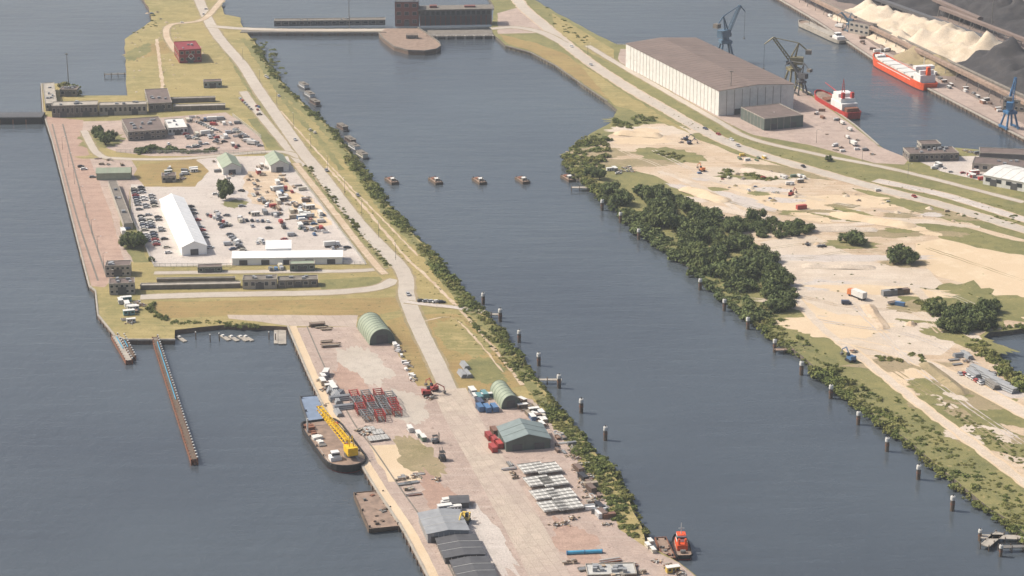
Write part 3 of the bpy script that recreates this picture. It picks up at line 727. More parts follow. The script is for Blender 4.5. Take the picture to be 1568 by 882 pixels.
        mb.use('boom',m_paint);mb.cyl((.8,-.2,1.8),(3.4,-.2,4.4),.3,.25,6);mb.cyl((3.4,-.2,4.4),(6,-.2,2.8),.25,.18,6);mb.cyl((6,-.2,3),(6.3,-.2,1.2),.18,.14,6)
        mb.use('bucket',m_steel);mb.box(6.2,-.2,.4,.9,1.2,.9,0,1.2)
    elif k=='forklift':
        mb.use('body',m_paint);mb.box(-.5,0,.5,2.6,1.5,1,0,.9);mb.use('cage',m_black)
        for x in(-1.1,.4):
            for y in(-.6,.6): mb.box(x,y,1.5,.12,.12,1.1)
        mb.box(-.35,0,2.6,1.8,1.5,.1);mb.use('mast',m_steel);mb.box(1,-.4,.2,.15,.15,3.4);mb.box(1,.4,.2,.15,.15,3.4);mb.box(1.8,.4,.2,1.5,.15,.08);mb.box(1.8,-.4,.2,1.5,.15,.08)
        mb.use('wheels',m_black)
        for x in(-1.2,.6):
            for y in(-.75,.75): mb.cyl((x,y-.14,.42),(x,y+.14,.42),.42)
    elif k=='mooring_dolphin':
        mb.use('pile',m_woodd);mb.cyl((0,0,-4),(0,0,4.9),.95,.9,12);mb.use('collar',m_rust);mb.cyl((0,0,3.0),(0,0,3.5),1.05,None,12)
        mb.use('cap',m_offw);mb.cyl((0,0,4.9),(0,0,6.6),1.1,1.05,12);mb.use('top',m_lgrey);mb.cyl((0,0,6.6),(0,0,6.8),.9,.8,10)
        mb.use('ladder',m_steel);mb.box(.35,-1.1,-3,.06,.1,9);mb.box(-.35,-1.1,-3,.06,.1,9)
        mb.use('bollard',m_black);mb.cyl((0,0,6.8),(0,0,7.4),.25,.35,8)
    elif k=='street_lamp':
        mb.use('pole',m_steel);mb.cyl((0,0,0),(0,0,9),.14,.08,6);mb.cyl((0,0,9),(1.8,0,9.4),.08,.06,6);mb.use('head',m_offw);mb.box(2,0,9.3,.9,.35,.15)
    elif k=='houseboat':
        mb.use('hull',m_dgrey);mb.prof([(-8,-.3),(7,-.3),(8.5,1),(-8.3,1)],-2.3,2.3)
        mb.use('cabin',m_paint);mb.box(-.6,0,1,12,4,2.4);mb.use('roof',m_concd);mb.box(-.6,0,3.4,12.6,4.6,.25);mb.box(-2,0,3.65,2,2,.5)
        mb.use('windows',m_glass)
        for i in range(5):
            for y in(-2.02,2.02): mb.box(-5+i*2.2,y,1.9,1.4,.08,.9)
    elif k=='mooring_pontoon':
        mb.use('hull',m_woodd);mb.prof([(-6.5,0),(-6,-1),(6,-1),(6.5,0),(6.5,1.6),(-6.5,1.6)],-2.6,2.6);mb.use('deck',m_deck);mb.box(0,0,1.6,12.4,4.8,.1)
        mb.use('house',m_concd);mb.box(2.2,0,1.7,3,2.6,1.5);mb.use('house_roof',m_offw);mb.box(2.2,0,3.2,3.2,2.8,.15);mb.use('hatch',m_rust);mb.box(-2.5,0,1.7,3.5,3,.7);mb.use('bollards',m_black)
        for x in(-5.4,5.4):
            for y in(-1.9,1.9): mb.cyl((x,y,1.7),(x,y,2.6),.3,.36)
        mb.use('pile',m_steel);mb.cyl((5.4,0,-2),(5.4,0,5),.3)
    elif k=='steel_frame_rack':
        mb.use('frame',m_steel)
        for i in range(14):
            y=-6.5+i;mb.use('girder',m_lgrey if i%3 else m_offw);mb.box(0,y,2.0,13,.72,.5);mb.use('frame',m_steel)
            if i%3==0:
                for x in(-6,-2,2,6): mb.box(x,y,0,.25,.25,2)
        for x in(-6,-2,2,6): mb.box(x,0,1.7,.3,13.6,.28);mb.box(x,0,2.52,.35,13.4,.2)
    elif k=='steel_trestle':
        mb.use('frame',m_paint)
        for x in(-5,-1.7,1.7,5):
            for y in(-2.5,2.5): mb.box(x,y,0,.4,.4,4.2)
            mb.box(x,0,4.2,.45,6,.45)
        for y in(-2.5,2.5): mb.box(0,y,4.65,10.6,.35,.35);mb.box(0,y,1.8,10,.2,.25)
        for j in range(5): mb.use('load',[m_steel,m_rust,m_grey][j%3]);mb.box(0,-2+j*1.0,.6+(j%2)*.5,9.6,.5,.5)
    me=mb.mesh();TM[kind]=me;return me
COL=dict(white=(.75,.75,.74),silver=(.42,.43,.45),grey=(.22,.23,.24),black=(.04,.04,.045),navy=(.07,.09,.15),red=(.42,.06,.05),blue=(.09,.19,.36),green=(.14,.22,.16),yellow=(.7,.5,.1),orange=(.65,.2,.06),brown=(.2,.14,.11),cream=(.62,.58,.48),teal=(.14,.3,.32),rust=(.27,.14,.09),tan=(.4,.33,.25))
CARC=['white','white','silver','silver','silver','grey','grey','black','black','navy','red','cream']
def put(kind,u,v,head=None,col=None,z=0.0,s=1.0,zw=None):
    o=bpy.data.objects.new(kind.split(':')[0],T(kind));g=G(u,v,z if zw is None else zw)
    if zw is None: g.z=z+surf(g.x,g.y)
    o.location=g;o.rotation_euler=(0,0,random.uniform(0,6.28) if head is None else head);o.scale=(s,s,s)
    c=COL[col or random.choice(CARC)];k=random.uniform(.75,1.1);o.color=(c[0]*k,c[1]*k,c[2]*k,1);return link(o)
def row(kind,p,q,n,head,cols=None,gap=.15):
    for i in range(n):
        if random.random()<gap: continue
        t=i/max(1,n-1);put(kind,p[0]+(q[0]-p[0])*t,p[1]+(q[1]-p[1])*t,head+random.uniform(-.06,.06),random.choice(cols) if cols else None)
row('parked_car',(205,290),(228,378),26,XH,gap=.25);row('parked_car',(216,288),(240,376),24,XH,gap=.35)
row('parked_car',(232,300),(258,388),22,XH,gap=.5);row('parked_car',(318,330),(352,345),8,CH);row('parked_car',(352,360),(372,384),7,XH)
row('parked_car',(290,312),(322,380),14,XH,gap=.5);row('parked_car',(362,338),(410,340),7,CH,gap=.3)
row('parked_car',(375,372),(480,376),12,CH,gap=.6);row('parked_car',(300,186),(330,200),9,XH);row('parked_car',(280,200),(300,226),9,XH,gap=.4)
row('parked_car',(362,200),(398,224),8,XH,gap=.3);row('parked_car',(124,256),(142,272),5,XH,gap=.2);row('parked_car',(368,152),(384,168),6,CH,gap=.1)
row('parked_car',(215,222),(275,221),8,CH,gap=.5);row('parked_car',(645,462),(676,464),5,XH,['white','black','silver'],gap=0)
for p in fill([(330,290),(470,290),(545,398),(330,395)],44): put(random.choice(['parked_car','parked_car','parked_van']),*p,random.choice([CH,XH,None]))
for p in fill([(270,185),(370,188),(400,225),(290,232)],22): put(random.choice(['parked_car','parked_van']),*p,random.choice([CH,XH,None]))
def clutter(P,n,kinds,cols=None,s=(.7,1.0)):
    for p in fill(P,n):
        k=random.choice(kinds)
        if k in('timber_stack','steel_beam_stack','scrap_pile','pallet_stack','pipe_stack','gravel_heap'): k+=':'+str(random.randint(0,4))
        put(k,*p,random.choice([CH,XH,CH,XH,None]),random.choice(cols or ['white','white','white','cream','tan','silver','grey','red','blue','green','brown']),s=random.uniform(*s))
K1=['shipping_container','portable_cabin','timber_stack','scrap_pile','scrap_pile','pallet_stack','parked_van','parked_car','waste_skip','steel_beam_stack','truck']
clutter([(375,245),(440,268),(475,300),(505,340),(480,350),(420,330),(385,300)],60,K1,['white','white','cream','silver','grey','red','tan','brown','blue','white'])
clutter([(440,300),(490,345),(535,385),(500,380),(450,345)],28,K1)
clutter([(325,245),(360,270),(340,280),(325,260)],8,K1);clutter([(270,182),(345,182),(395,222),(340,232),(300,215)],26,K1,['white','white','grey','cream','brown'])
clutter([(290,178),(340,178),(340,186),(290,186)],8,K1);clutter([(150,243),(200,243),(196,254),(150,252)],5,K1)
clutter([(250,255),(300,260),(290,280),(255,275)],10,['portable_cabin','scrap_pile','parked_van'],['white','grey','green'])
clutter([(180,330),(196,340),(200,372),(188,372)],6,K1);clutter([(176,460),(220,460),(225,500),(190,505)],16,['portable_cabin','scrap_pile','pallet_stack','waste_skip'],['white','teal','silver','grey'])
clutter([(385,325),(490,325),(500,332),(390,332)],9,['shipping_container','portable_cabin'],['grey','white','green','cream'])
clutter([(410,410),(440,408),(436,414),(410,414)],4,['parked_van'])
for (u,v) in [(492,502),(500,505),(486,500),(500,524),(512,528),(505,531)]: put('timber_stack:'+str(int(u)%4),u,v,XH-.1,s=1.2)
clutter([(600,525),(625,545),(640,590),(632,592),(614,550)],18,['portable_cabin','parked_van','scrap_pile','pallet_stack'],['white','white','cream','silver'],(.4,.8))
for (u,v,c) in [(543,612,'red'),(562,612,'grey'),(580,610,'red'),(598,614,'grey'),(546,622,'grey'),(565,621,'red'),(584,621,'grey'),(602,624,'red'),(552,632,'red'),(571,631,'grey'),(590,632,'grey'),(606,634,'red'),(562,642,'grey'),(582,642,'red')]: put('steel_trestle',u,v,CH+random.uniform(-.08,.08),c,s=.75)
for (u,v) in [(566,660),(578,664),(586,672),(572,674)]: put('steel_frame_rack',u,v,XH,s=.4)
clutter([(480,572),(500,570),(530,625),(515,640),(500,600)],18,['steel_beam_stack','scrap_pile','pipe_stack','pallet_stack','portable_cabin'],['silver','tan'])
clutter([(520,640),(560,650),(590,680),(560,680)],6,['scrap_pile','pallet_stack'])
for (u,v,c) in [(641,668,'white'),(648,674,'green'),(628,660,'white')]: put('portable_cabin',u,v,CH,c,s=.8)
put('forklift',677,704,CH,'black',s=1.5);put('forklift',668,678,XH,'grey',s=1.3)
for i,(u,v) in enumerate([(612,735),(620,742),(626,750),(634,758),(618,733),(630,740)]): put(('steel_beam_stack:%d' if i%2 else 'pallet_stack:%d')%(i%4),u,v,XH,s=1.0)
clutter([(630,772),(690,768),(705,785),(660,792)],9,['pallet_stack','steel_beam_stack','pipe_stack','portable_cabin'],['silver','white'])
put('excavator',712,800,CH+2.6,'yellow',s=1.4);put('excavator',655,606,XH,'red',s=1.3);put('excavator',664,598,2.2,'red',s=1.1);put('scrap_pile:1',660,610)
clutter([(598,735),(640,725),(680,735),(650,740)],5,['scrap_pile','steel_beam_stack'])
for (u,v) in [(708,575),(716,575),(712,562)]: put('pipe_stack:1',u,v,CH,s=.8)
for i,(u,v) in enumerate([(815,722),(838,722),(824,742),(848,742),(834,762),(860,762),(846,780),(870,778)]):
    put('steel_frame_rack',u,v,CH+.02,s=.78)
for (u,v,c) in [(749,672,'red'),(757,678,'red'),(764,684,'red'),(770,668,'red'),(757,664,'rust'),(735,628,'blue'),(746,629,'blue'),(735,620,'navy'),(757,628,'blue'),(734,612,'teal'),(742,608,'teal')]: put('shipping_container',u,v,CH,c)
put('shipping_container',755,690,CH,'red')
clutter([(722,602),(745,600),(752,612),(728,618)],10,['scrap_pile','pallet_stack','portable_cabin'],['teal','silver','grey'])
clutter([(797,602),(825,620),(850,650),(830,655),(800,635)],32,['scrap_pile','shipping_container','pallet_stack','portable_cabin','scrap_pile'],['cream','white','blue','tan','brown','grey'],(.45,.85))
clutter([(850,655),(875,680),(900,720),(935,790),(940,815),(905,790),(880,730),(850,690)],60,['scrap_pile','shipping_container','steel_beam_stack','waste_skip','scrap_pile','pallet_stack'],['brown','rust','black','tan','grey','white'],(.5,.95))
for (u,v) in [(893,735),(905,752),(918,780),(922,790),(886,722)]: put('shipping_container',u,v,CH+.1,random.choice(['brown','rust','black']))
for (u,v) in [(878,795),(850,805),(865,803)]: put('scrap_pile:2',u,v)
clutter([(775,712),(785,712),(795,735),(785,735)],5,['pallet_stack','steel_beam_stack'])
for i,(u,v) in enumerate([(872,862),(900,872),(930,870),(960,868),(978,878),(915,884),(945,884),(935,860)]): put(('steel_beam_stack:%d' if i%2 else 'pallet_stack:%d')%(i%4),u,v,XH,s=1.3)
building('open_frame_shed',(900,886),(975,884),10,1.2,m_woodd,m_lgrey,'flat',0,(0,0),0,2.5,12)
mb=MB('blue_pipe',G(895,848),XH-.2);mb.use('pipe',m_lblue);mb.cyl((-7,0,.8),(7,0,.8),.8,None,14);mb.use('flange',m_blue)
for x in(-7,7,0): mb.cyl((x-.15,0,.8),(x+.15,0,.8),.95,None,14)
mb.one()
for (u,v) in [(992,838),(1000,845),(996,832)]: put('portable_cabin',u,v,CH,'cream',s=.6)
clutter([(1000,850),(1040,868),(1050,882),(1010,875)],7,['scrap_pile','pallet_stack'])
put('portable_cabin',1030,876,XH,'yellow',s=.9)
# mainland works
put('truck',1312,456,CH+.3,'orange',s=1.3)
for (u,v,c) in [(1360,452,'grey'),(1372,451,'grey'),(1382,450,'brown')]: put('shipping_container',u,v,XH,c,s=1.15)
put('shipping_container',1378,468,-.5,'blue',s=.8);put('waste_skip',1366,466,.5,'grey');put('parked_van',1296,466,0,'navy');put('scrap_pile:0',1397,496);put('gravel_heap:1',1395,497)
put('excavator',1302,553,2.0,'blue',s=1.3);put('scrap_pile:3',1308,540)
clutter([(930,258),(985,255),(990,265),(940,268)],12,['parked_car','portable_cabin','scrap_pile'],['white','cream','grey'])
clutter([(1040,212),(1060,214),(1060,222),(1042,220)],4,['excavator','scrap_pile'],['navy','yellow'])
clutter([(1130,238),(1175,242),(1165,248),(1130,245)],6,['parked_van','portable_cabin','waste_skip'],['yellow','green','white'],(.6,.8))
SM=['gravel_heap','parked_van','parked_car','scrap_pile','gravel_heap','gravel_heap']
clutter([(1055,262),(1200,262),(1230,290),(1210,330),(1120,290)],26,SM,['white','tan','blue','cream','red'],(.4,.8))
clutter([(1190,272),(1235,268),(1240,278),(1200,285)],8,['shipping_container','portable_cabin','truck'],['red','white','tan','green'],(.5,.8))
put('shipping_container',1227,320,XH,'red');put('excavator',1212,300,1,'red');put('excavator',1075,262,2,'orange')
clutter([(1230,370),(1265,372),(1260,380),(1235,378)],6,['parked_car','scrap_pile','gravel_heap'],['black','grey'])
clutter([(1300,282),(1440,315),(1500,340),(1400,338),(1280,310)],14,SM,['white','tan'],(.4,.8))
clutter([(1455,548),(1480,545),(1550,590),(1535,600),(1470,575)],24,['pipe_stack','steel_beam_stack','parked_car','scrap_pile'],['white','silver','silver'],(.6,1))
row('parked_car',(1476,574),(1500,588),5,CH,['white','red'],gap=0)
for (u,v) in [(1500,570),(1510,577),(1520,584),(1532,590),(1542,597)]: put('pipe_stack:1',u,v,CH+.25,s=1.1)
clutter([(1100,190),(1290,215),(1350,240),(1250,228),(1240,212)],8,['scrap_pile','truck','parked_van','pallet_stack'],['white','grey'])
clutter([(1235,150),(1300,195),(1330,225),(1260,205)],10,['scrap_pile','truck','shipping_container','pallet_stack'],['brown','rust','grey'],(.5,.8))
clutter([(1395,250),(1500,262),(1568,290),(1440,262)],24,['parked_car','parked_van','portable_cabin'],['white','white','grey','red','silver'],(.6,1))
clutter([(1460,228),(1568,238),(1568,248),(1470,240)],14,['scrap_pile','timber_stack','shipping_container'],['brown','grey'])
row('parked_car',(1080,198),(1120,215),3,HD((1080,202),(1150,232)),gap=0)
for u,v in [(905,100),(1130,224),(1230,256),(1400,302),(875,72),(410,120),(427,148),(452,215),(407,118),(500,262),(548,300),(625,452)]: put('parked_car',u,v,HD((372,100),(392,132)) if u<700 else HD((955,130),(1015,165)))
row('parked_car',(475,200),(482,204),2,CH,['cream'],gap=0)
clutter([(225,20),(320,10),(330,35),(240,48)],8,['parked_car','gravel_heap'],None,(.5,.9));clutter([(380,165),(400,162),(405,178),(385,180)],5,['parked_car'])
for i in range(46):
    v=random.uniform(40,145);put('gravel_heap:'+str(i%4),random.choice([210+random.uniform(-8,14),250+random.uniform(-10,20),330+random.uniform(-60,6)]),v,s=random.uniform(.2,.4))
for u,v in [(922,322),(950,341),(978,367),(1072,444),(1109,476),(1145,504),(1186,538),(1227,574),(1272,610),(1314,650),(1358,691),(1406,734),(1458,782),(740,466),(766,492),(795,524),(825,560),(856,594),(890,632),(927,674)]: put('mooring_dolphin',u,v,random.uniform(-.3,.3),'grey',zw=WL,s=random.uniform(.94,1.04))
for u,v in [(600,279),(667,279),(734,279),(800,278),(870,275)]: put('mooring_pontoon',u,v,CH+math.pi+.1,'grey',zw=WL)
for u,v,c in [(465,134,'white'),(474,148,'white'),(482,160,'brown'),(524,198,'brown'),(536,218,'brown'),(554,240,'cream'),(542,228,'white')]: put('houseboat',u,v,CH+.15,c,zw=WL,s=.95)
for i in range(9): put('street_lamp',96+i*9,230+i*26,0,'grey')
for i in range(10): put('street_lamp',372+i*26,92+i*34,CH,'grey')
for i in range(8): put('street_lamp',900+i*70,84+i*27,0,'grey')
# ---------------------------------------------------------------- jetties, guide walls
def jetty(name,p,q,w,deck=m_deck,z=-.3,posts=m_woodd):
    a=G(*p,0);b=G(*q,0);L=(b-a).length;mb=MB(name,(a.x,a.y,0),math.atan2(b.y-a.y,b.x-a.x))
    mb.use('deck',deck);mb.box(L/2,0,z-.35,L,w,.35);mb.use('posts',posts)
    for i in range(int(L/5)+1):
        for y in(-w/2+.2,w/2-.2): mb.cyl((i*5,y,-6),(i*5,y,z+.7),.22)
    mb.use('rail',m_steel);mb.box(L/2,w/2-.1,z+.8,L,.08,.08);return mb.tree()
jetty('jetty',(875,286),(928,286),3.5,m_conc);jetty('jetty',(1186,534),(1246,532),3);jetty('jetty',(822,580),(860,580),2.5,m_conc);jetty('jetty',(738,480),(768,480),2.5,m_conc)
jetty('jetty',(160,113),(194,112),3,m_concd);jetty('jetty',(1500,820),(1600,822),4,m_conc);jetty('jetty',(1508,834),(1532,814),4,m_conc);jetty('jetty',(1530,836),(1600,834),2.5,m_steel)
for u,v in [(1500,828),(1532,852)]: put('mooring_dolphin',u,v,0,'grey',zw=WL,s=.75)
def guide(name,p,q,w,top,h=3.0,side=m_rust):
    a=G(*p,WL);b=G(*q,WL);L=(b-a).length;mb=MB(name,(a.x,a.y,WL),math.atan2(b.y-a.y,b.x-a.x))
    mb.use('fender',side);mb.box(L/2,0,-2,L,w*.5,2+h-.5);mb.use('walkway',top);mb.box(L/2,0,h-.5,L,w,.3)
    n=int(L/3.4)
    for i in range(n+1):
        x=i*L/n;mb.use('piles',m_rust);mb.cyl((x,w/2,-3),(x,w/2,h+.5),.4);mb.cyl((x,-w/2,-3),(x,-w/2,h),.4)
        mb.use('caps',m_offw);mb.box(x,w/2+.05,h+.5,.7,.7,.45)
    for i in range(n): mb.use('planks',m_rust);mb.box((i+.5)*L/n,-w/2-.2,.2,L/n*.8,.25,h-.8)
    mb.use('cable_tray',m_lblue);mb.box(L*.3,w*.1,h-.2,L*.5,.35,.4)
    return mb.tree()
guide('timber_guide_wall',(238,524),(298,712),2.6,m_woodd);guide('timber_guide_wall',(176,520),(198,558),3,m_conc,2.5);guide('timber_guide_wall',(186,520),(203,552),3,m_woodd,2.2,m_woodd)
for u,v in [(322,524),(336,522),(412,520),(422,522),(300,520)]:
    mb=MB('mooring_post',G(u,v,WL));mb.use('p',m_woodd);mb.cyl((0,0,-3),(0,0,4),.3,.25);mb.use('c',m_offw);mb.cyl((0,0,4),(0,0,4.3),.4,.3);mb.one()
for i,(u,v) in enumerate([(345,518),(358,519),(372,519),(380,519),(278,520)]):
    mb=MB('work_raft',G(u,v,WL),CH+.3);mb.use('deck',m_conc);mb.box(0,0,.1,9,2.2,.4);mb.use('floats',m_black)
    for x in(-3.5,0,3.5): mb.cyl((x,-1.1,0),(x,1.1,0),.5)
    mb.use('box',m_offw);mb.box(2.5,0,.5,1.4,1.2,.7);mb.one()
mb=MB('concrete_slipway',G(432,508,-.1));mb.use('deck',m_conc);mb.box(0,0,-2.2,4,26,.4,.1);mb.box(-3,-2,-2.3,2,20,.4,.1);mb.one()
a=G(-200,186);b=G(64,184);L=(b-a).length;mb=MB('lock_gate',a,math.atan2(b.y-a.y,b.x-a.x))
mb.use('gate',m_black);mb.box(L/2,7,-6,L,16,8);mb.use('walkway',m_dgrey);mb.box(L/2,7,2,L,14,.3);mb.use('rail',m_steel)
for i in range(int(L/4)): mb.box(i*4,-.8,2,.15,.15,1.3);mb.box(i*4,14.5,2,.15,.15,1.3)
mb.box(L/2,-.8,3.3,L,.15,.15);mb.use('fenders',m_rust)
for i in range(int(L/9)): mb.box(i*9,-1.2,-5,.8,.5,5.8)
mb.tree()
def coping(pts,w=.9,m_=m_conc,fend=True):
    l=[G(*p) for p in pts];mb=MB('quay_coping');mb.use('coping',m_)
    for p,q in zip(l,l[1:]):
        d=q-p;c=(p+q)/2;mb.box(c.x,c.y,-.5,d.length+.3,w,.8+.05,math.atan2(d.y,d.x))
        if fend:
            mb.use('fenders',m_woodd);k=int(d.length/6)
            for i in range(k):
                f=p+d*(i/k);n=Vector((-d.y,d.x,0)).normalized();mb.box(f.x+n.x*.7,f.y+n.y*.7,-3.4,.45,.45,3.2,math.atan2(d.y,d.x));mb.box(f.x-n.x*.7,f.y-n.y*.7,-3.4,.45,.45,3.2,math.atan2(d.y,d.x))
            mb.use('coping',m_)
    mb.one()
coping([(664,900),(620,815),(578,752),(540,690),(507,645),(487,605),(470,568),(441,500)]);coping([(146,445),(137,438),(118,365),(98,285),(80,215),(66,172),(63,128)])
coping([(192,520),(176,514),(150,482),(146,445)]);coping([(191,520),(268,520)],1);coping([(945,68),(1090,74),(1140,95),(1240,142),(1310,192),(1345,222)],1.2)
coping([(1150,-25),(1190,-3),(1250,32),(1340,92),(1430,140),(1568,212),(1800,330)],1.5)
coping([(775,70),(812,80),(850,100),(900,135),(930,155)],1.2,m_concd)
mb=MB('floating_fender',G(500,610,WL),HD((484,572),(535,650)));mb.use('tube',m_lblue);mb.cyl((-32,1,.6),(-22,1,.6),.9);mb.cyl((-14,0,.6),(10,0,.6),.8);mb.use('ties',m_black)
for x in(-30,-25,-10,0,8): mb.cyl((x,.5,.6),(x+.5,.5,.6),1.0)
mb.one()
def fence(pts,h=2.2,m_=m_offw):
    mb=MB('fence')
    for p,q in zip(pts,pts[1:]):
        a=G(*p);b=G(*q);d=b-a;k=max(1,int(d.length/3));an=math.atan2(d.y,d.x)
        mb.use('posts',m_steel)
        for i in range(k): c=a+d*i/k;mb.box(c.x,c.y,0,.12,.12,h)
        mb.use('rails',m_)
        c=(a+b)/2
        for zz in(.3,h*.5,h-.1): mb.box(c.x,c.y,zz,d.length,.05,.22,an)
    mb.one()
fence([(236,409),(356,409),(356,406)]);fence([(526,405),(560,406),(482,302),(452,264)]);fence([(236,409),(200,332),(196,300)]);fence([(178,234),(300,236),(408,236)]);fence([(356,178),(400,212)])
# ---------------------------------------------------------------- ships
def hull(mb,L,W,h,col,low,deck,bow=.25,stern=.12):
    ts=[0,.03,.08,.15,.3,.5,.7]+[1-bow+bow*q for q in(0,.3,.55,.75,.9,.97,1)]
    ts=sorted(set(t for t in ts))
    def ring(k,wk,z,sheer=0):
        r=[];l=[]
        for t in ts:
            w=1
            if t>1-bow: w=math.sqrt(max(0,1-((t-(1-bow))/bow)**2))
            if t<stern: w=.72+.28*math.sqrt(t/stern)
            x=(-L/2+L*t)*k;zz=z+sheer*max(0,(t-.7)/.3)**2
            r.append((x,-W/2*w*wk,zz));l.append((x,W/2*w*wk,zz))
        return r+l[::-1][1:]
    def join(a,b_):
        n=len(a);mb.raw(a+b_,[(i,(i+1)%n,n+(i+1)%n,n+i) for i in range(n)])
    r0=ring(.93,.8,-1.5);r1=ring(.97,.97,.6);r2=ring(1,1,h,h*.35);r3=ring(.985,.93,h,h*.35);r4=ring(.985,.93,h-.9,h*.3)
    mb.use('hull_bottom',low);join(r0,r1);mb.use('hull',col);join(r1,r2);mb.use('bulwark',col);join(r2,r3);join(r3,r4)
    mb.use('deck',deck);mb.raw(r4,[tuple(range(len(r4)))])
def rails(mb,x0,x1,y,z):
    mb.use('rails',m_offw);mb.box((x0+x1)/2,y,z+1,abs(x1-x0),.06,.08)
    for i in range(int(abs(x1-x0)/2)): mb.box(x0+2*i,y,z,.06,.06,1)
a=G(1425,140,WL);b=G(1341,96,WL);L=(b-a).length
mb=MB('orange_cargo_ship',(a+b)/2,HD((1425,140),(1341,96)));hull(mb,L,15,6,m_orange,m_dred,m_deck,.18)
mb.use('hatches',m_offw);
for i in range(5): mb.box(-L*.2+i*L*.13,0,5.1,L*.115,10,1.6)
mb.use('accommodation',m_white);mb.box(-L*.38,0,5,12,12,6);mb.box(-L*.38,0,11,8,11,3);mb.box(-L*.36,0,14,5,15,2.4);mb.use('windows',m_glass);mb.box(-L*.36+2.6,0,14.9,.1,13,.9);mb.box(-L*.38+6.05,0,7,.1,10,.8)
mb.use('funnel',m_orange);mb.box(-L*.44,0,11,3,3,6,0,.8,.8);mb.use('mast',m_white);mb.cyl((-L*.36,0,16),(-L*.36,0,23),.3,.15);mb.cyl((L*.42,0,6),(L*.42,0,15),.3,.15);mb.use('forecastle',m_white);mb.box(L*.42,0,6,5,7,2);mb.use('stripe',m_white);mb.box(0,-7.53,4.6,L*.6,.05,.6);mb.box(0,7.53,4.6,L*.6,.05,.6);rails(mb,-L*.3,L*.3,-6.5,5.2);mb.tree()
a=G(1308,184,WL);b=G(1252,152,WL);L=(b-a).length
mb=MB('red_supply_vessel',(a+b)/2,HD((1308,184),(1252,152)));hull(mb,L,14,5.5,m_red,m_black,m_deck,.25)
mb.use('accommodation',m_white);mb.box(-L*.22,0,4.8,L*.3,12,5);mb.box(-L*.2,0,9.8,L*.24,11,3);mb.box(-L*.18,0,12.8,L*.14,11,2.6);mb.use('windows',m_glass);mb.box(-L*.18,-5.55,13.6,L*.12,.1,1);mb.box(-L*.18+L*.07+.05,0,13.6,.1,9,1)
mb.use('funnels',m_red);mb.box(-L*.3,-3.5,12.8,2.5,2,4);mb.box(-L*.3,3.5,12.8,2.5,2,4);mb.use('mast',m_red)
for y in(-1,1): mb.cyl((-L*.18,y,15.4),(-L*.18,0,25),.3,.15)
for z_ in(17,19,21): mb.box(-L*.18,0,z_,.3,2.4,.3)
mb.use('crane',m_red);mb.cyl((L*.12,-4,4.8),(L*.12,-4,11),.8);mb.cyl((L*.12,-4,11),(L*.38,-2,14),.4,.25);mb.use('cargo',m_rust);mb.box(L*.15,1,4.7,8,7,1.5);mb.box(-L*.42,0,4.7,5,9,3);mb.tree()
a=G(1292,68,WL);b=G(1226,38,WL);L=(b-a).length
mb=MB('inland_barge',(a+b)/2,HD((1292,68),(1226,38)));hull(mb,L,11,3.4,m_conc,m_black,m_deck,.12)
mb.use('hold',m_conc);mb.box(L*.05,0,2.5,L*.65,7,1.3);mb.use('wheelhouse',m_white);mb.box(-L*.38,0,2.5,9,7,2.6);mb.box(-L*.36,0,5.1,4,4.5,2.4);mb.use('windows',m_glass);mb.box(-L*.36,0,5.9,4.1,4.6,.9);mb.use('crane',m_steel);mb.cyl((L*.3,0,3),(L*.3,0,9),.3);mb.cyl((L*.3,0,9),(L*.12,0,6),.2);mb.tree()
a=G(540,726,WL);b=G(486,652,WL);L=(a-b).length;hd=HD((486,652),(540,726))
mb=MB('crane_vessel',(a+b)/2,hd);hull(mb,L,19,3.2,m_black,m_dred,m_deck,.22)
mb.use('wheelhouse',m_white);mb.box(L*.3,-4.5,2.3,4.5,5,2.4);mb.box(L*.3,-4.5,4.7,3,3.4,2);mb.use('windows',m_glass);mb.box(L*.3,-4.5,5.3,3.1,3.5,.8)
for i in range(9): mb.use('cargo',random.choice([m_wood,m_offw,m_rust,m_steel]));mb.box(-L*.4+i*3,-5.5,2.3,random.uniform(1,2.6),random.uniform(2,5),random.uniform(.5,1.5),random.uniform(-.2,.2))
for i in range(12): mb.use('cargo2',random.choice([m_rust,m_orange,m_offw,m_steel,m_conc]));mb.box(-L*.42+i*2.7,random.uniform(5.5,7),2.3,random.uniform(.8,2.4),random.uniform(1,3),random.uniform(.4,1.5),random.uniform(-.3,.3))
mb.use('crane_base',m_steel);mb.cyl((L*.27,2.6,2.3),(L*.27,2.6,5),2.6,None,14);mb.use('crane_house',m_yel);mb.box(L*.29,2.6,5,6,4.5,2.8);mb.box(L*.35,2.6,5,2,4.5,3.6)
mb.use('boom',m_yel)
def lattice(mb,p,q,w,n,t=.18):
    p=Vector(p);q=Vector(q);d=(q-p).normalized();s_=d.cross(Vector((0,0,1))).normalized();u=s_.cross(d);C4=[s_*a+u*b_ for a,b_ in((-w,-w),(w,-w),(w,w),(-w,w))]
    for c in C4: mb.cyl(p+c,q+c*.7,t,t,4)
    for i in range(n):
        e=p.lerp(q,i/n);f=p.lerp(q,(i+1)/n)
        for j in range(4): mb.cyl(e+C4[j],f+C4[(j+1)%4],t*.8,t*.8,4)
lattice(mb,(L*.24,2.6,8),(-L*.42,0,10.5),1.2,14,.26)
mb.use('boom_ladder',m_yel);mb.box(-L*.08,1.4,8.6,L*.55,1.1,.25,.06);mb.use('gantry',m_yel);mb.cyl((L*.33,1.6,8),(L*.3,2,13),.25);mb.cyl((L*.33,3.6,8),(L*.3,3.4,13),.25);mb.use('wires',m_black);mb.cyl((L*.3,2.6,13),(-L*.42,0,11),.08,None,4)
mb.use('bollards',m_black)
for x in(-.4,-.2,0,.2):
    for y in(-8,8): mb.cyl((x*L,y,2.3),(x*L,y,3.4),.35)
